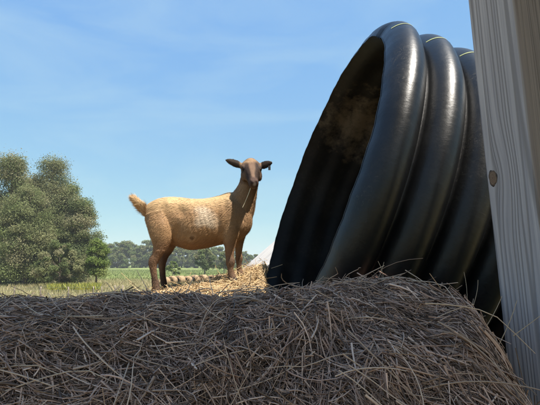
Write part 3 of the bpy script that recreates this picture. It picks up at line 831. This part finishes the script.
# ears: cupped leaves held out sideways
def ear(base, tip, wid, fwd):
    base, tip = np.array(base), np.array(tip)
    ax = tip - base; L = np.linalg.norm(ax); ax /= L
    upv = np.array([0, 0, 1.0]); upv -= ax * (upv @ ax); upv /= np.linalg.norm(upv)
    fw = np.cross(ax, upv); fw = fw if fw[1] < 0 else -fw
    t = np.linspace(0, 1, 15)
    w = wid * np.interp(t, [0, .12, .35, .6, .82, .95, 1], [.55, .78, 1.0, .95, .66, .34, .1])
    C = base + ax[None] * (L * t)[:, None] + fw[None] * (fwd * np.sin(t * 2.6))[:, None] - upv[None] * (0.004 * t ** 2)[:, None]
    k = 18; a = np.linspace(0, 2 * math.pi, k, endpoint=False)
    V = C[:, None] + (w[:, None] * np.cos(a)[None])[..., None] * upv + (0.0062 * np.sin(a)[None] - (w[:, None] * np.cos(a)[None]) ** 2 / 0.05 * 0.55 * (1 - 0.3 * t[:, None]))[..., None] * fw * np.ones((1, 1, 1))
    n = len(t)
    V = np.concatenate([V.reshape(-1, 3), V[:1].mean(1), V[-1:].mean(1)])
    ii = np.arange(n * k).reshape(n, k); r_ = np.roll(ii, -1, 1)
    F = np.stack([ii[:-1], r_[:-1], r_[1:], ii[1:]], -1).reshape(-1, 4)
    T = [F[:, [0, 1, 2]], F[:, [0, 2, 3]], np.stack([np.full(k, n * k), r_[0], ii[0]], -1), np.stack([np.full(k, n * k + 1), ii[-1], r_[-1]], -1)]
    add_closed(V, np.concatenate(T))
ear(hp(.012, -.046, .010), pix(226.2, 159.4, YG - .075), .0235, .008)
ear(hp(.012, .046, .010), pix(272.2, 161.8, YG - .075), .0245, .002)

me = mesh_np('goat_raw', np.concatenate(gparts_V), np.concatenate(gparts_F))
import bmesh
bm = bmesh.new(); bm.from_mesh(me); bmesh.ops.recalc_face_normals(bm, faces=bm.faces[:]); bm.to_mesh(me); bm.free()
tmp = bpy.data.objects.new('goat_raw', me); col.objects.link(tmp)
md = tmp.modifiers.new('r', 'REMESH'); md.mode = 'VOXEL'; md.voxel_size = 0.0042; md.use_smooth_shade = True
ms_ = tmp.modifiers.new('s', 'SMOOTH'); ms_.factor = 0.5; ms_.iterations = 7
bpy.context.view_layer.update()
dg = bpy.context.evaluated_depsgraph_get()
body_me = bpy.data.meshes.new_from_object(tmp.evaluated_get(dg)); body_me.name = 'body'
bpy.data.objects.remove(tmp)
nv = len(body_me.vertices)
BV = np.empty(nv * 3, np.float32); body_me.vertices.foreach_get('co', BV); BV = BV.reshape(-1, 3).astype(float)
def sstep(v, a, b):
    t = np.clip((v - a) / (b - a), 0, 1); return t * t * (3 - 2 * t)
# relief: hollow flank, groove behind the shoulder and before the thigh, hip and pin bones, faint ribs, loose lumps of muscle
BN0 = np.empty(nv * 3, np.float32); body_me.vertices.foreach_get('normal', BN0); BN0 = BN0.reshape(-1, 3).astype(float)
gx_, gy_ = topix(BV)
side_ = sstep(np.abs(BN0[:, 1]), 0.15, 0.6)
g2 = lambda cx, cy, sx_, sy_: np.exp(-((gx_ - cx) / sx_) ** 2 - ((gy_ - cy) / sy_) ** 2)
dsp = side_ * (-0.015 * g2(181, 211, 5.5, 6) - 0.010 * g2(219, 224, 3.0, 13) - 0.010 * g2(177, 233, 3.2, 9) + 0.008 * g2(168, 203, 4, 4) + 0.006 * g2(232, 222, 5, 9) + 0.006 * g2(163, 226, 6, 8))
dsp += side_ * 0.0006 * np.cos((gx_ - (gy_ - 220) * 0.25) * 2 * math.pi / 4.6) * sstep(gx_, 186, 192) * sstep(gx_, 218, 212) * sstep(gy_, 203, 210) * sstep(gy_, 243, 234)
lm_ = SNoise(210, 3, 16.0); dsp += 0.0022 * lm_(BV) * (gy_ < 250) * (gy_ > 196) * (gx_ < 240)
BV = BV + BN0 * dsp[:, None]
body_me.vertices.foreach_set('co', BV.astype(np.float32).ravel()); body_me.update()
BN = np.empty(nv * 3, np.float32); body_me.vertices.foreach_get('normal', BN); BN = BN.reshape(-1, 3).astype(float)

cn1 = SNoise(91, 3, 9.0); cn2 = SNoise(92, 3, 30.0); cn3 = SNoise(93, 3, 4.0)
EARL, EARR = pix(226.6, 160.8, YG - .075), pix(271.2, 163.6, YG - .085)
def coat(P, Nn):
    """coat colour by place on the animal"""
    x, y = topix(P)
    n1, n2, n3 = cn1(P), cn2(P), cn3(P)
    tan = np.array([0.35, 0.205, 0.10]); c = np.tile(tan, (len(P), 1))
    def mix(c, k, col_): return c + (np.array(col_) - c) * k[:, None]
    Q = P - H0
    ht, hs, hu = Q @ HD, Q @ HS, Q @ HU
    head = (np.linalg.norm(P - hp(.07, 0, 0), axis=1) < 0.165) & (ht > -0.04) & (np.abs(hs) < .075) & (hu > -.075 + 0.25 * (ht < .03)*0)
    # back paler and golden, partly sunlight put into the coat colour; lower flank and belly redder, chest brown
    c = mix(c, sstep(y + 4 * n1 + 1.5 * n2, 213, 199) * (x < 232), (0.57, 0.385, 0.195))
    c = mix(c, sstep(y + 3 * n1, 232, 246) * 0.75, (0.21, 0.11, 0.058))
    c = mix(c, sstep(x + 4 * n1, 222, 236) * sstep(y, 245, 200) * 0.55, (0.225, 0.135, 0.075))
    c = mix(c, sstep(-n3 + 0.4 * n1, 0.1, 0.9) * 0.25, (0.30, 0.205, 0.12))
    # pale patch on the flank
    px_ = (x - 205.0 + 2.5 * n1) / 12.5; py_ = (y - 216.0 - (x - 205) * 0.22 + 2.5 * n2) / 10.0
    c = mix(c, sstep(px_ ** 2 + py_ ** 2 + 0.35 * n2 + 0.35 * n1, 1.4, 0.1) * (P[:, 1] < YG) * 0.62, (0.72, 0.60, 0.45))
    # whorl on the belly
    c = mix(c, sstep(np.hypot(x - 192, (y - 237.5) * 1.1), 6.0, 3.4) * (P[:, 1] < YG) * 0.5, (0.50, 0.33, 0.19))
    c = mix(c, sstep(np.hypot(x - 192.4, (y - 237.8) * 1.1), 3.0, 1.6) * (P[:, 1] < YG) * 0.8, (0.12, 0.06, 0.035))
    # legs
    leg = sstep(y, 246, 262)
    c = mix(c, leg * 0.75, (0.15, 0.085, 0.05))
    c = mix(c, sstep(x + 1.5 * n1, 160, 163.5) * sstep(y, 248, 256) * (x < 185) * 0.75, (0.07, 0.035, 0.02))
    c = mix(c, sstep(y + 2 * n1, 266, 280) * (x < 185) * 0.7, (0.06, 0.036, 0.025))
    c = mix(c, sstep(np.abs(y - 262 + 1.5 * n1), 7, 2) * (x > 220) * (x < 248) * (Nn[:, 0] > -0.2) * 0.55, (0.07, 0.042, 0.028))
    c = mix(c, sstep(y + 1.5 * n1, 268, 277) * (x > 220) * 0.5, (0.075, 0.045, 0.03))
    # tail tip
    c = mix(c, sstep(x, 142, 134) * 0.5, (0.48, 0.31, 0.17))
    # head: dark sides, warm blaze down the nose, pale lips
    if head.any():
        h = head
        k = h * sstep(np.hypot(ht - .08, hu * 1.0) + 0.006 * n2, .150, .120) * sstep(hu - 0.35 * ht, -.115, -.080)
        c = mix(c, k * 0.88, (0.135, 0.082, 0.052))
        blaze = k * sstep(np.abs(hs + .002) + 0.006 * n2 + .003 * n1, 0.019, 0.009) * sstep(hu, 0.0, 0.02) * sstep(ht, 0.0, 0.03)
        c = mix(c, blaze * 0.6, (0.235, 0.145, 0.095))
        c = mix(c, k * sstep(ht + .012 * n2, 0.045, 0.0) * 0.8 * sstep(hu, 0.0, 0.03), (0.42, 0.27, 0.15))
        band = np.abs(hs) + 0.12 * (ht - .05) + 0.004 * n2
        dark = k * sstep(band, 0.016, 0.026) * sstep(band, 0.052, 0.040) * sstep(ht + .012 * n2, 0.012, 0.065) * sstep(hu, -.03, -.005)
        c = mix(c, dark * 0.88, (0.030, 0.019, 0.016))
        for s in (-1, 1):
            c = mix(c, k * sstep(np.linalg.norm(P - hp(.066, s * .046, .020), axis=1), .026, .014) * 0.9, (0.018, 0.012, 0.010))
        c = mix(c, k * sstep(ht, .158, .182), (0.085, 0.05, 0.038))
        for s in (-1, 1):
            c = mix(c, k * sstep(np.linalg.norm(P - hp(.200, s * .0115, .004), axis=1), .010, .005), (0.02, 0.012, 0.01))
        c = mix(c, k * sstep(np.linalg.norm(P - hp(.206, .004, -.004), axis=1), .013, .006) * .8, (0.55, 0.46, 0.40))
        c = mix(c, k * sstep(np.abs(hu + .026 + 0.15 * np.abs(hs)), .004, .0015) * sstep(ht, .135, .15), (0.03, 0.018, 0.014))
        c = mix(c, k * sstep(ht, .165, .185) * sstep(hu, -.027, -.034), (0.50, 0.42, 0.34))
    earm = (y < 178) & ((x < 241.5) | (x > 260.5))
    ek = np.where(earm, 1.0, 0.0) * np.clip(np.maximum(sstep(x, 241.5, 238.5), sstep(x, 260.5, 262)), 0, 1)
    c = mix(c, ek * 0.93, (0.020, 0.013, 0.011))
    # hooves
    zb = P[:, 2] - heap_z(P[:, 0], P[:, 1])
    c = mix(c, sstep(zb, .040, .030) * (y > 262), (0.045, 0.035, 0.03))
    c *= (1 + 0.04 * n2 + 0.07 * n1)[:, None]
    return c.clip(0.008, 0.9), head, earm
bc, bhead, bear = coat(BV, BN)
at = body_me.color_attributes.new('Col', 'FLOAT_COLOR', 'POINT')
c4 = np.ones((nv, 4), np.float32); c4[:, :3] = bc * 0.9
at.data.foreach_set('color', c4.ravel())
body = link('body', body_me, M['hide'], goat)

# short coat: tens of thousands of hairs lying back and down along the body
r = np.random.default_rng(95)
NH = 125000
npoly = len(body_me.polygons)
ctrs = np.empty(npoly * 3, np.float32); body_me.polygons.foreach_get('center', ctrs); ctrs = ctrs.reshape(-1, 3).astype(float)
nrms = np.empty(npoly * 3, np.float32); body_me.polygons.foreach_get('normal', nrms); nrms = nrms.reshape(-1, 3).astype(float)
idx = r.integers(0, npoly, NH)
hp_ids = np.nonzero((np.linalg.norm(ctrs - hp(.06, 0, 0), axis=1) < 0.17))[0]
idx[:26000] = hp_ids[r.integers(0, len(hp_ids), 26000)]
P0 = ctrs[idx] + r.normal(size=(NH, 3)) * 0.0016; Nn = nrms[idx]
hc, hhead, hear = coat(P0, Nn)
hx_, hy_ = topix(P0)
flow = np.tile(np.array([-0.85, 0.0, -0.45]), (NH, 1))
legm = (hy_ > 244)
flow[legm] = (-0.12, 0, -1.0)
neckm = (hx_ > 234) & (hy_ < 236) & (hy_ > 178)
flow[neckm] = (-0.25, -0.05, -1.0)
flow[hhead] = -HD * 0.2 + np.array([0, 0, -0.1]) + HD * 0.9
tailm = (hx_ < 146.5) & (hy_ < 217)
flow[tailm] = (-0.75, 0, 0.55)
fl1, fl2, fl3 = SNoise(201, 3, 22.0), SNoise(202, 3, 22.0), SNoise(203, 3, 14.0)
flow += 0.35 * np.stack([fl1(P0), 0 * fl1(P0), fl2(P0)], -1) + r.normal(size=(NH, 3)) * 0.25
flow -= Nn * (flow * Nn).sum(1, keepdims=True); flow /= np.linalg.norm(flow, axis=1, keepdims=True) + 1e-6
Ln = 0.012 * r.uniform(0.5, 1.5, NH) * (1 + 0.35 * fl3(P0)).clip(0.5, 1.7)
Ln[legm] *= 0.6; Ln[hhead] *= 0.6; Ln[hear] *= 0.35; Ln[tailm] *= 3.0
zb = P0[:, 2] - heap_z(P0[:, 0], P0[:, 1]); keep = ~((zb < 0.038) & (hy_ > 262))
belly = (hy_ > 240) & (hx_ > 170) & (hx_ < 226); Ln[belly] *= 1.5
lift = np.where(tailm, 0.75, np.where(hhead, 0.15, 0.20))[:, None] * r.uniform(0.6, 1.4, (NH, 1))
D1 = flow + Nn * lift; D1 /= np.linalg.norm(D1, axis=1, keepdims=True)
D2 = flow + Nn * (lift * 0.35) + np.array([0, 0, -0.12]); D2 /= np.linalg.norm(D2, axis=1, keepdims=True)
S = np.cross(flow, Nn); S /= np.linalg.norm(S, axis=1, keepdims=True) + 1e-6
wd = (0.0010 * r.uniform(0.7, 1.3, NH) * np.where(hhead, 0.75, 1.0))[:, None]
A0 = P0 - Nn * 0.001
mid = A0 + D1 * (Ln * 0.5)[:, None]; end = mid + D2 * (Ln * 0.5)[:, None]
V = np.stack([A0 - S * wd, A0 + S * wd, mid + S * wd * 0.7, mid - S * wd * 0.7, end], 1)[keep]
hc = hc[keep] * (1 + 0.16 * r.normal(size=(keep.sum(), 1))).clip(0.5, 1.5)
n = len(V); ii = np.arange(n)[:, None] * 5
F4 = ii + np.array([[0, 1, 2, 3]]); F3 = ii + np.array([[3, 2, 4]])
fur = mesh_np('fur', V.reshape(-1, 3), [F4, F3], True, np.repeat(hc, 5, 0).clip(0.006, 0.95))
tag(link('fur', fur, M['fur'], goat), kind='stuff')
# eyes and the ear tag
def uv_sphere(rad, a=16, b_=10):
    bm = bmesh.new(); bmesh.ops.create_uvsphere(bm, u_segments=a, v_segments=b_, radius=rad)
    m_ = bpy.data.meshes.new('eye'); bm.to_mesh(m_); bm.free()
    m_.polygons.foreach_set('use_smooth', np.ones(len(m_.polygons), bool))
    return m_
em = uv_sphere(0.0125); em.materials.append(M['eye'])
for s in (-1, 1):
    e = bpy.data.objects.new('eye', em); col.objects.link(e); e.parent = goat
    e.matrix_parent_inverse = Matrix.Translation(goat.location).inverted()
    e.location = hp(.068, s * .0465, .019)
tp = pix(269.4, 165.8, YG - .090)
me = box_mesh('ear_tag', -0.007, 0.007, -0.0015, 0.0015, -0.026, 0.0, 0.001)
t_ = bpy.data.objects.new('ear_tag', me); col.objects.link(t_); me.materials.append(M['tag']); t_.parent = goat
t_.matrix_parent_inverse = Matrix.Translation(goat.location).inverted(); t_.location = tp
# a stem of hay in its mouth
s = np.linspace(0, 1, 9)[:, None]
A_, B_ = hp(.176, -.010, -.026), pix(242.6, 207.5, YG - .185)
Pq = (A_ + (B_ - A_) * s + np.array([0.012, -0.01, 0.012]) * (s * (1 - s)) * 2)[None]
V, F, C = tubes(Pq, np.array([0.0026]), 6, np.array([[0.62, 0.52, 0.33]]), 0.6)
tag(link('straw_wisp', mesh_np('straw_wisp', V, F, True, C), M['straw']), 'single pale hay stem hanging from the mouth of the goat', 'straw')

# ------------------------------------------------------------------ trees
def tree_meshes(seed, H, W, trunk_h, nleaf, leaf, clumps, pal, lean=0.0, trunk_r=None, squash=1.0):
    """tapered trunk with limbs, crown of leaf-sized faces gathered in uneven clumps"""
    r = np.random.default_rng(seed)
    trunk_r = trunk_r or H * 0.022
    top = np.array([lean * H, 0, H * 0.86])
    s = np.linspace(0, 1, 9)[:, None]
    wob = np.stack([np.sin(s[:, 0] * 5 + seed) * 0.02 * H * s[:, 0], np.cos(s[:, 0] * 4 + seed) * 0.02 * H * s[:, 0], np.zeros(9)], -1)
    stem = top * s + wob
    paths, rads = [stem], [trunk_r]
    cents, sizes = [], []
    for k in range(clumps):
        hfrac = trunk_h + (1 - trunk_h) * (r.random() ** 0.8)
        g = (hfrac - trunk_h) / (1 - trunk_h)
        env = W * (0.62 + 0.9 * g - 1.35 * g * g) * squash if g < 0.9 else W * 0.30
        a = r.uniform(0, 2 * math.pi); q = env * math.sqrt(r.uniform(0.12, 1.0))
        c = np.array([lean * H * hfrac + q * math.cos(a), q * math.sin(a) * 0.85, H * hfrac * 0.93])
        cents.append(c); sizes.append(H * r.uniform(0.035, 0.105) * (1.1 - 0.35 * g))
        if k < 26:
            b0 = stem[min(8, max(1, int(hfrac * 6.5)))]
            bs = np.linspace(0, 1, 9)[:, None]
            pth = b0 + (c - b0) * bs + np.array([0, 0, -0.02 * H]) * (bs * (1 - bs)) * 3 + r.normal(size=(9, 3)) * 0.006 * H * bs
            paths.append(pth); rads.append(trunk_r * r.uniform(0.22, 0.42))
    V, F, _ = tubes(np.array(paths), np.array(rads), 6, None, 0.25)
    tm = mesh_np('trunk', V, F); tm.materials.append(M['bark'])
    cents = np.array(cents); sizes = np.array(sizes)
    pk = sizes ** 2 / (sizes ** 2).sum()
    k = r.choice(len(cents), nleaf, p=pk)
    d = r.normal(size=(nleaf, 3)); d /= np.linalg.norm(d, axis=1, keepdims=True)
    rad = r.random(nleaf) ** 0.45
    P = cents[k] + d * (rad * sizes[k])[:, None] * np.array([1.15, 1.15, 0.78]) + r.normal(size=(nleaf, 3)) * sizes[k][:, None] * 0.24
    P[:, 2] = np.maximum(P[:, 2], H * 0.02)
    nrm = d * 0.55 + r.normal(size=(nleaf, 3)) * 0.6 + np.array([0, 0, 0.45]); nrm /= np.linalg.norm(nrm, axis=1, keepdims=True)
    t1 = np.cross(nrm, r.normal(size=(nleaf, 3))); t1 /= np.linalg.norm(t1, axis=1, keepdims=True); t2 = np.cross(nrm, t1)
    L = (leaf * r.uniform(0.55, 1.35, nleaf))[:, None]; Wd = L * r.uniform(0.42, 0.7, (nleaf, 1))
    Vq = np.stack([P - t1 * L * 0.5, P + t2 * Wd * 0.5 + nrm * L * 0.08, P + t1 * L * 0.5, P - t2 * Wd * 0.5 + nrm * L * 0.08], 1)
    ii = np.arange(nleaf)[:, None] * 4 + np.array([[0, 1, 2, 3]])
    pal = np.array(pal); cl = 1.12 * pal[r.integers(0, len(pal), len(cents))][k] * (1 + 0.12 * r.normal(size=(nleaf, 1))).clip(0.5, 1.6)
    cm = mesh_np('crown', Vq.reshape(-1, 3), ii, False, np.repeat(cl, 4, 0).clip(0.01, 0.5)); cm.materials.append(M['leaf'])
    return tm, cm
def put_tree(name, meshes, x, y, label, group=None, rot=0.0, sc=1.0, scz=None):
    t = empty(name, (x, y, float(gz(x, y)) - 0.05)); t.rotation_euler.z = rot; t.scale = (sc, sc, scz or sc)
    for nm, me in zip(('trunk', 'crown'), meshes):
        o = bpy.data.objects.new(nm, me); col.objects.link(o); o.parent = t
    return tag(t, label, 'tree', group)
OLIVE = [(0.175, 0.19, 0.085), (0.205, 0.205, 0.10), (0.125, 0.15, 0.06), (0.23, 0.215, 0.12), (0.15, 0.18, 0.07)]
DEEP = [(0.11, 0.135, 0.06), (0.135, 0.15, 0.07), (0.16, 0.165, 0.085)]
LIME = [(0.15, 0.20, 0.05), (0.12, 0.17, 0.045), (0.19, 0.22, 0.07)]
def at_px(px, Yd): return pix(px, 263, Yd)[0]
for px, Yd, H, W, th, nl, pal, sd_, lab in (
        (4, 60, 18.4, 5.3, 0.06, 40000, OLIVE, 101, 'tall olive green tree at the left edge of the view'),
        (47, 63, 18.9, 4.2, 0.08, 34000, DEEP + OLIVE[:2], 102, 'tall rounded dark green tree with the highest narrow crown of the left clump'),
        (26, 57, 13.6, 5.0, 0.06, 30000, OLIVE, 103, 'broad olive tree in front of the two tall left trees'),
        (77, 60, 12.2, 3.5, 0.06, 24000, OLIVE + DEEP[:1], 104, 'middle sized sloping tree at the right side of the left clump'),
        (97, 52, 6.0, 1.7, 0.30, 8000, LIME, 105, 'small bright green tree with bare leaning stem at the end of the clump'),
        (28, 64, 16.2, 4.2, 0.06, 26000, OLIVE + DEEP, 108, 'olive tree filling the notch between the two tallest left trees'),
        (63, 63, 14.8, 3.6, 0.06, 24000, OLIVE, 109, 'sloping olive tree right of the highest crown of the left clump'),
        (-34, 60, 16.5, 4.6, 0.10, 20000, OLIVE, 106, 'olive green tree cut off by the left edge'),
        (60, 50, 5.6, 3.2, 0.04, 14000, OLIVE, 107, 'low grey green bushy tree at the foot of the left clump')):
    put_tree('broadleaf_tree', tree_meshes(sd_, H, W, th, int(nl * 2.2), 0.19 if H > 8 else 0.17, 150 if H > 8 else 80, pal), at_px(px, Yd), Yd, lab, 'clump of trees at the left', lean_ := random.uniform(0, 6.28))
# lone field trees
put_tree('field_tree', tree_meshes(111, 7.2, 3.2, 0.12, 14000, 0.30, 60, DEEP + OLIVE), at_px(205, 104), 104, 'lone dark round tree in the field behind the belly of the goat', None)
put_tree('field_tree', tree_meshes(112, 3.2, 2.2, 0.04, 5000, 0.28, 30, LIME), at_px(173, 92), 92, 'small bright green bush behind the hind legs of the goat', None)
put_tree('field_tree', tree_meshes(113, 6.0, 2.0, 0.2, 5000, 0.28, 40, OLIVE), at_px(224, 112), 112, 'slender thin tree right of the lone dark tree', None)
# far tree line across the field
FARP = [(0.14, 0.17, 0.06), (0.165, 0.185, 0.075), (0.19, 0.19, 0.085), (0.12, 0.155, 0.055)]
protos = [tree_meshes(120 + k, 12.5, 5.4, 0.03, 8500, 0.58, 56, FARP) for k in range(5)]
r = np.random.default_rng(130)
order = ['first', 'second', 'third', 'fourth', 'fifth', 'sixth', 'seventh', 'eighth', 'ninth', 'tenth', 'eleventh', 'twelfth', 'thirteenth', 'fourteenth', 'fifteenth', 'sixteenth', 'seventeenth', 'eighteenth', 'nineteenth', 'twentieth',
         'twenty-first', 'twenty-second', 'twenty-third', 'twenty-fourth', 'twenty-fifth', 'twenty-sixth', 'twenty-seventh', 'twenty-eighth']
pxs = [104, 111, 118, 125, 132, 139, 146, 152, 160, 168, 175, 182, 190, 197, 206, 214, 221, 229, 237, 244, 250, 256, 262, 268, 275, 284, 293, 302]
hts = [16, 19, 22, 23, 22, 20, 22, 23, 22, 22, 21, 20, 18, 17, 18, 19, 18, 17, 15, 12, 10, 9, 10, 10, 10, 10, 10, 10]
for k, (px, hh) in enumerate(zip(pxs, hts)):
    Yd = 250 + r.uniform(-14, 14)
    sc = (hh + 5) * Yd / FPX / 12.5 * r.uniform(0.92, 1.06)
    put_tree('far_tree', protos[k % 5], at_px(px, Yd), Yd, order[k].capitalize() + ' tree from the left in the hazy far tree line', 'far tree line across the field', r.uniform(0, 6.28), max(sc, 0.62) * 1.15, sc)

# ------------------------------------------------------------------ round bales lined up in the field
def far_bale(seed):
    r = np.random.default_rng(seed); nz_ = SNoise(seed, 3, 5.0)
    xs = np.array([-0.55, -0.55, -0.5, -0.25, 0, 0.25, 0.5, 0.55, 0.55]); rs = np.array([0.3, 0.57, 0.595, 0.6, 0.6, 0.6, 0.595, 0.57, 0.3])
    k = 26; a = np.linspace(0, 2 * math.pi, k, endpoint=False)
    V = np.stack([np.broadcast_to(xs[:, None], (9, k)), rs[:, None] * np.cos(a)[None], rs[:, None] * np.sin(a)[None]], -1)
    V = V * (1 + 0.03 * nz_(V))[..., None]
    V[..., 2] = np.maximum(V[..., 2], -0.54) + 0.54
    ii = np.arange(9 * k).reshape(9, k); r_ = np.roll(ii, -1, 1)
    F = np.stack([ii[:-1], r_[:-1], r_[1:], ii[1:]], -1).reshape(-1, 4)
    return mesh_np('field_hay_bale', V.reshape(-1, 3), [F, ii[0][None], ii[-1][None, ::-1]])
fb = [far_bale(140 + k) for k in range(4)]
for me in fb: me.materials.append(M['far_bale'])
ord_ = ['leftmost', 'second', 'third', 'fourth', 'fifth', 'sixth', 'seventh', 'eighth', 'rightmost']
for k, px in enumerate((165, 172.6, 180.4, 187.6, 195, 203.6, 212, 219.5, 227)):
    Yd = 57 + k * 1.2
    o = bpy.data.objects.new('field_hay_bale', fb[k % 4]); col.objects.link(o)
    x = at_px(px, Yd); o.location = (x, Yd, float(gz(x, Yd)) - 0.02); o.rotation_euler = (0, 0, math.radians(78 + 9 * math.sin(k * 2.3))); o.scale = (1, 1, 1) if k % 3 else (0.95, 1.06, 0.92)
    tag(o, ('%s brown round bale in the far row seen under the goat' % ord_[k].capitalize()) if k in (0, 8) else ('%s brown round bale from the left in the row under the goat' % ord_[k].capitalize()), 'hay bale', 'round bales lined up in the field')

# ------------------------------------------------------------------ old wire fence below the trees
fence = empty('wire_fence', (-10, 33, float(gz(-10, 33))))
tag(fence, 'old wire fence with crooked grey posts below the trees', 'fence')
r = np.random.default_rng(150)
fposts = []
for px in list(range(-12, 300, 27)):
    px = px + r.uniform(-3, 3); Yd = 33 + r.uniform(-0.3, 0.3); x = at_px(px, Yd); fposts.append((x, Yd))
for px in (104, 116, 122.5): fposts.append((at_px(px, 33), 33.0))
fposts.sort()
for x, y in fposts:
    h = r.uniform(1.2, 1.42); z0 = float(gz(x, y)) - 0.1
    t = np.linspace(0, 1, 5)[:, None]
    P = np.array([x, y, z0]) + np.array([r.normal() * 0.07, r.normal() * 0.05, h]) * t + r.normal(size=(5, 3)) * 0.012
    V, F, _ = tubes(P[None], np.array([r.uniform(0.045, 0.07)]), 8, None, 0.85)
    n = len(V); link('fence_post', mesh_np('fence_post', V, [F, np.arange(n - 8, n)[None]]), M['fence_wood'], fence)
x = at_px(105, 33)
V, F, _ = tubes(np.linspace([x - 0.2, 33, float(gz(x, 33)) + 0.02], [at_px(121, 33), 33.05, float(gz(x, 33)) + 1.15], 5)[None], np.array([0.04]), 8, None, 0.9)
link('brace', mesh_np('brace', V, F), M['fence_wood'], fence)
for hgt in (0.35, 0.65, 0.95, 1.15):
    P = []
    for (xa, ya), (xb, yb) in zip(fposts[:-1], fposts[1:]):
        for t in (0, 0.25, 0.5, 0.75):
            x = xa + (xb - xa) * t; y = ya + (yb - ya) * t
            P.append((x, y - 0.06, float(gz(x, y)) + hgt - 0.06 * 4 * t * (1 - t)))
    V, F, _ = tubes(np.array(P)[None], np.array([0.006]), 4, None, 1.0)
    link('wire', mesh_np('wire', V, F), M['wire'], fence)

# ------------------------------------------------------------------ tall dry grass and weeds in the pasture
def blades(name, n, seed, yr, xr_px, h, w, pal, label, cat, zmask=None):
    r = np.random.default_rng(seed)
    Yd = r.uniform(*yr, n); px = r.uniform(*xr_px, n)
    x = (px - 270) / FPX * Yd * 1.0; z = gz(x, Yd)
    if zmask is not None:
        k = zmask(np.stack([x, Yd], -1)) > r.normal(size=n) * 0.5; x, Yd, z = x[k], Yd[k], z[k]; n = len(x)
    hh = h * r.uniform(0.45, 1.3, n); a = r.uniform(0, 6.28, n); ln = r.normal(size=(n, 2)) * 0.28
    base = np.stack([x, Yd, z - 0.02], -1); sd = np.stack([np.cos(a), np.sin(a), np.zeros(n)], -1) * w
    tip = base + np.stack([ln[:, 0] * hh, ln[:, 1] * hh, hh], -1)
    md_ = base + (tip - base) * 0.55 - np.stack([ln[:, 0] * hh, ln[:, 1] * hh, 0 * hh], -1) * 0.15
    V = np.stack([base - sd, base + sd, md_ + sd * 0.8, md_ - sd * 0.8, tip], 1)
    ii = np.arange(n)[:, None] * 5
    pal = np.array(pal); c = pal[r.integers(0, len(pal), n)] * (1 + 0.2 * r.normal(size=(n, 1))).clip(0.5, 1.5)
    me = mesh_np(name, V.reshape(-1, 3), [ii + np.array([[0, 1, 2, 3]]), ii + np.array([[3, 2, 4]])], False, np.repeat(c, 5, 0))
    tag(link(name, me, M['grass']), label, cat, kind='stuff')
blades('dry_grass', 45000, 161, (26, 72), (-40, 330), 0.42, 0.02, [(0.36, 0.31, 0.17), (0.30, 0.27, 0.14), (0.20, 0.21, 0.09), (0.42, 0.36, 0.21)], 'tall dry tan grass covering the near pasture', 'grass')
blades('green_grass', 40000, 162, (70, 190), (-20, 330), 0.35, 0.045, [(0.16, 0.205, 0.065), (0.20, 0.235, 0.085), (0.24, 0.25, 0.11)], 'green pasture grass in the field before the far trees', 'grass')
blades('yellow_weeds', 7000, 163, (43, 50), (52, 102), 0.75, 0.035, [(0.36, 0.32, 0.05), (0.28, 0.28, 0.06), (0.16, 0.19, 0.05)], 'yellow flowering weeds along the foot of the left trees', 'weeds', SNoise(164, 2, 0.5))

# ------------------------------------------------------------------ thin summer haze over the fields
hz = box_mesh('haze', -950, 950, -330, 1150, -3.2, 26)
m = bpy.data.materials.new('haze'); m.use_nodes = True; nt = m.node_tree; nt.nodes.clear()
ho = nt.nodes.new('ShaderNodeOutputMaterial'); hv = nt.nodes.new('ShaderNodeVolumePrincipled')
hv.inputs['Color'].default_value = (0.95, 0.96, 0.96, 1); hv.inputs['Density'].default_value = 0.0005; hv.inputs['Anisotropy'].default_value = 0.2
nt.links.new(hv.outputs[0], ho.inputs['Volume'])
tag(link('haze', hz, m), 'thin pale haze lying over the fields', 'haze', kind='stuff')
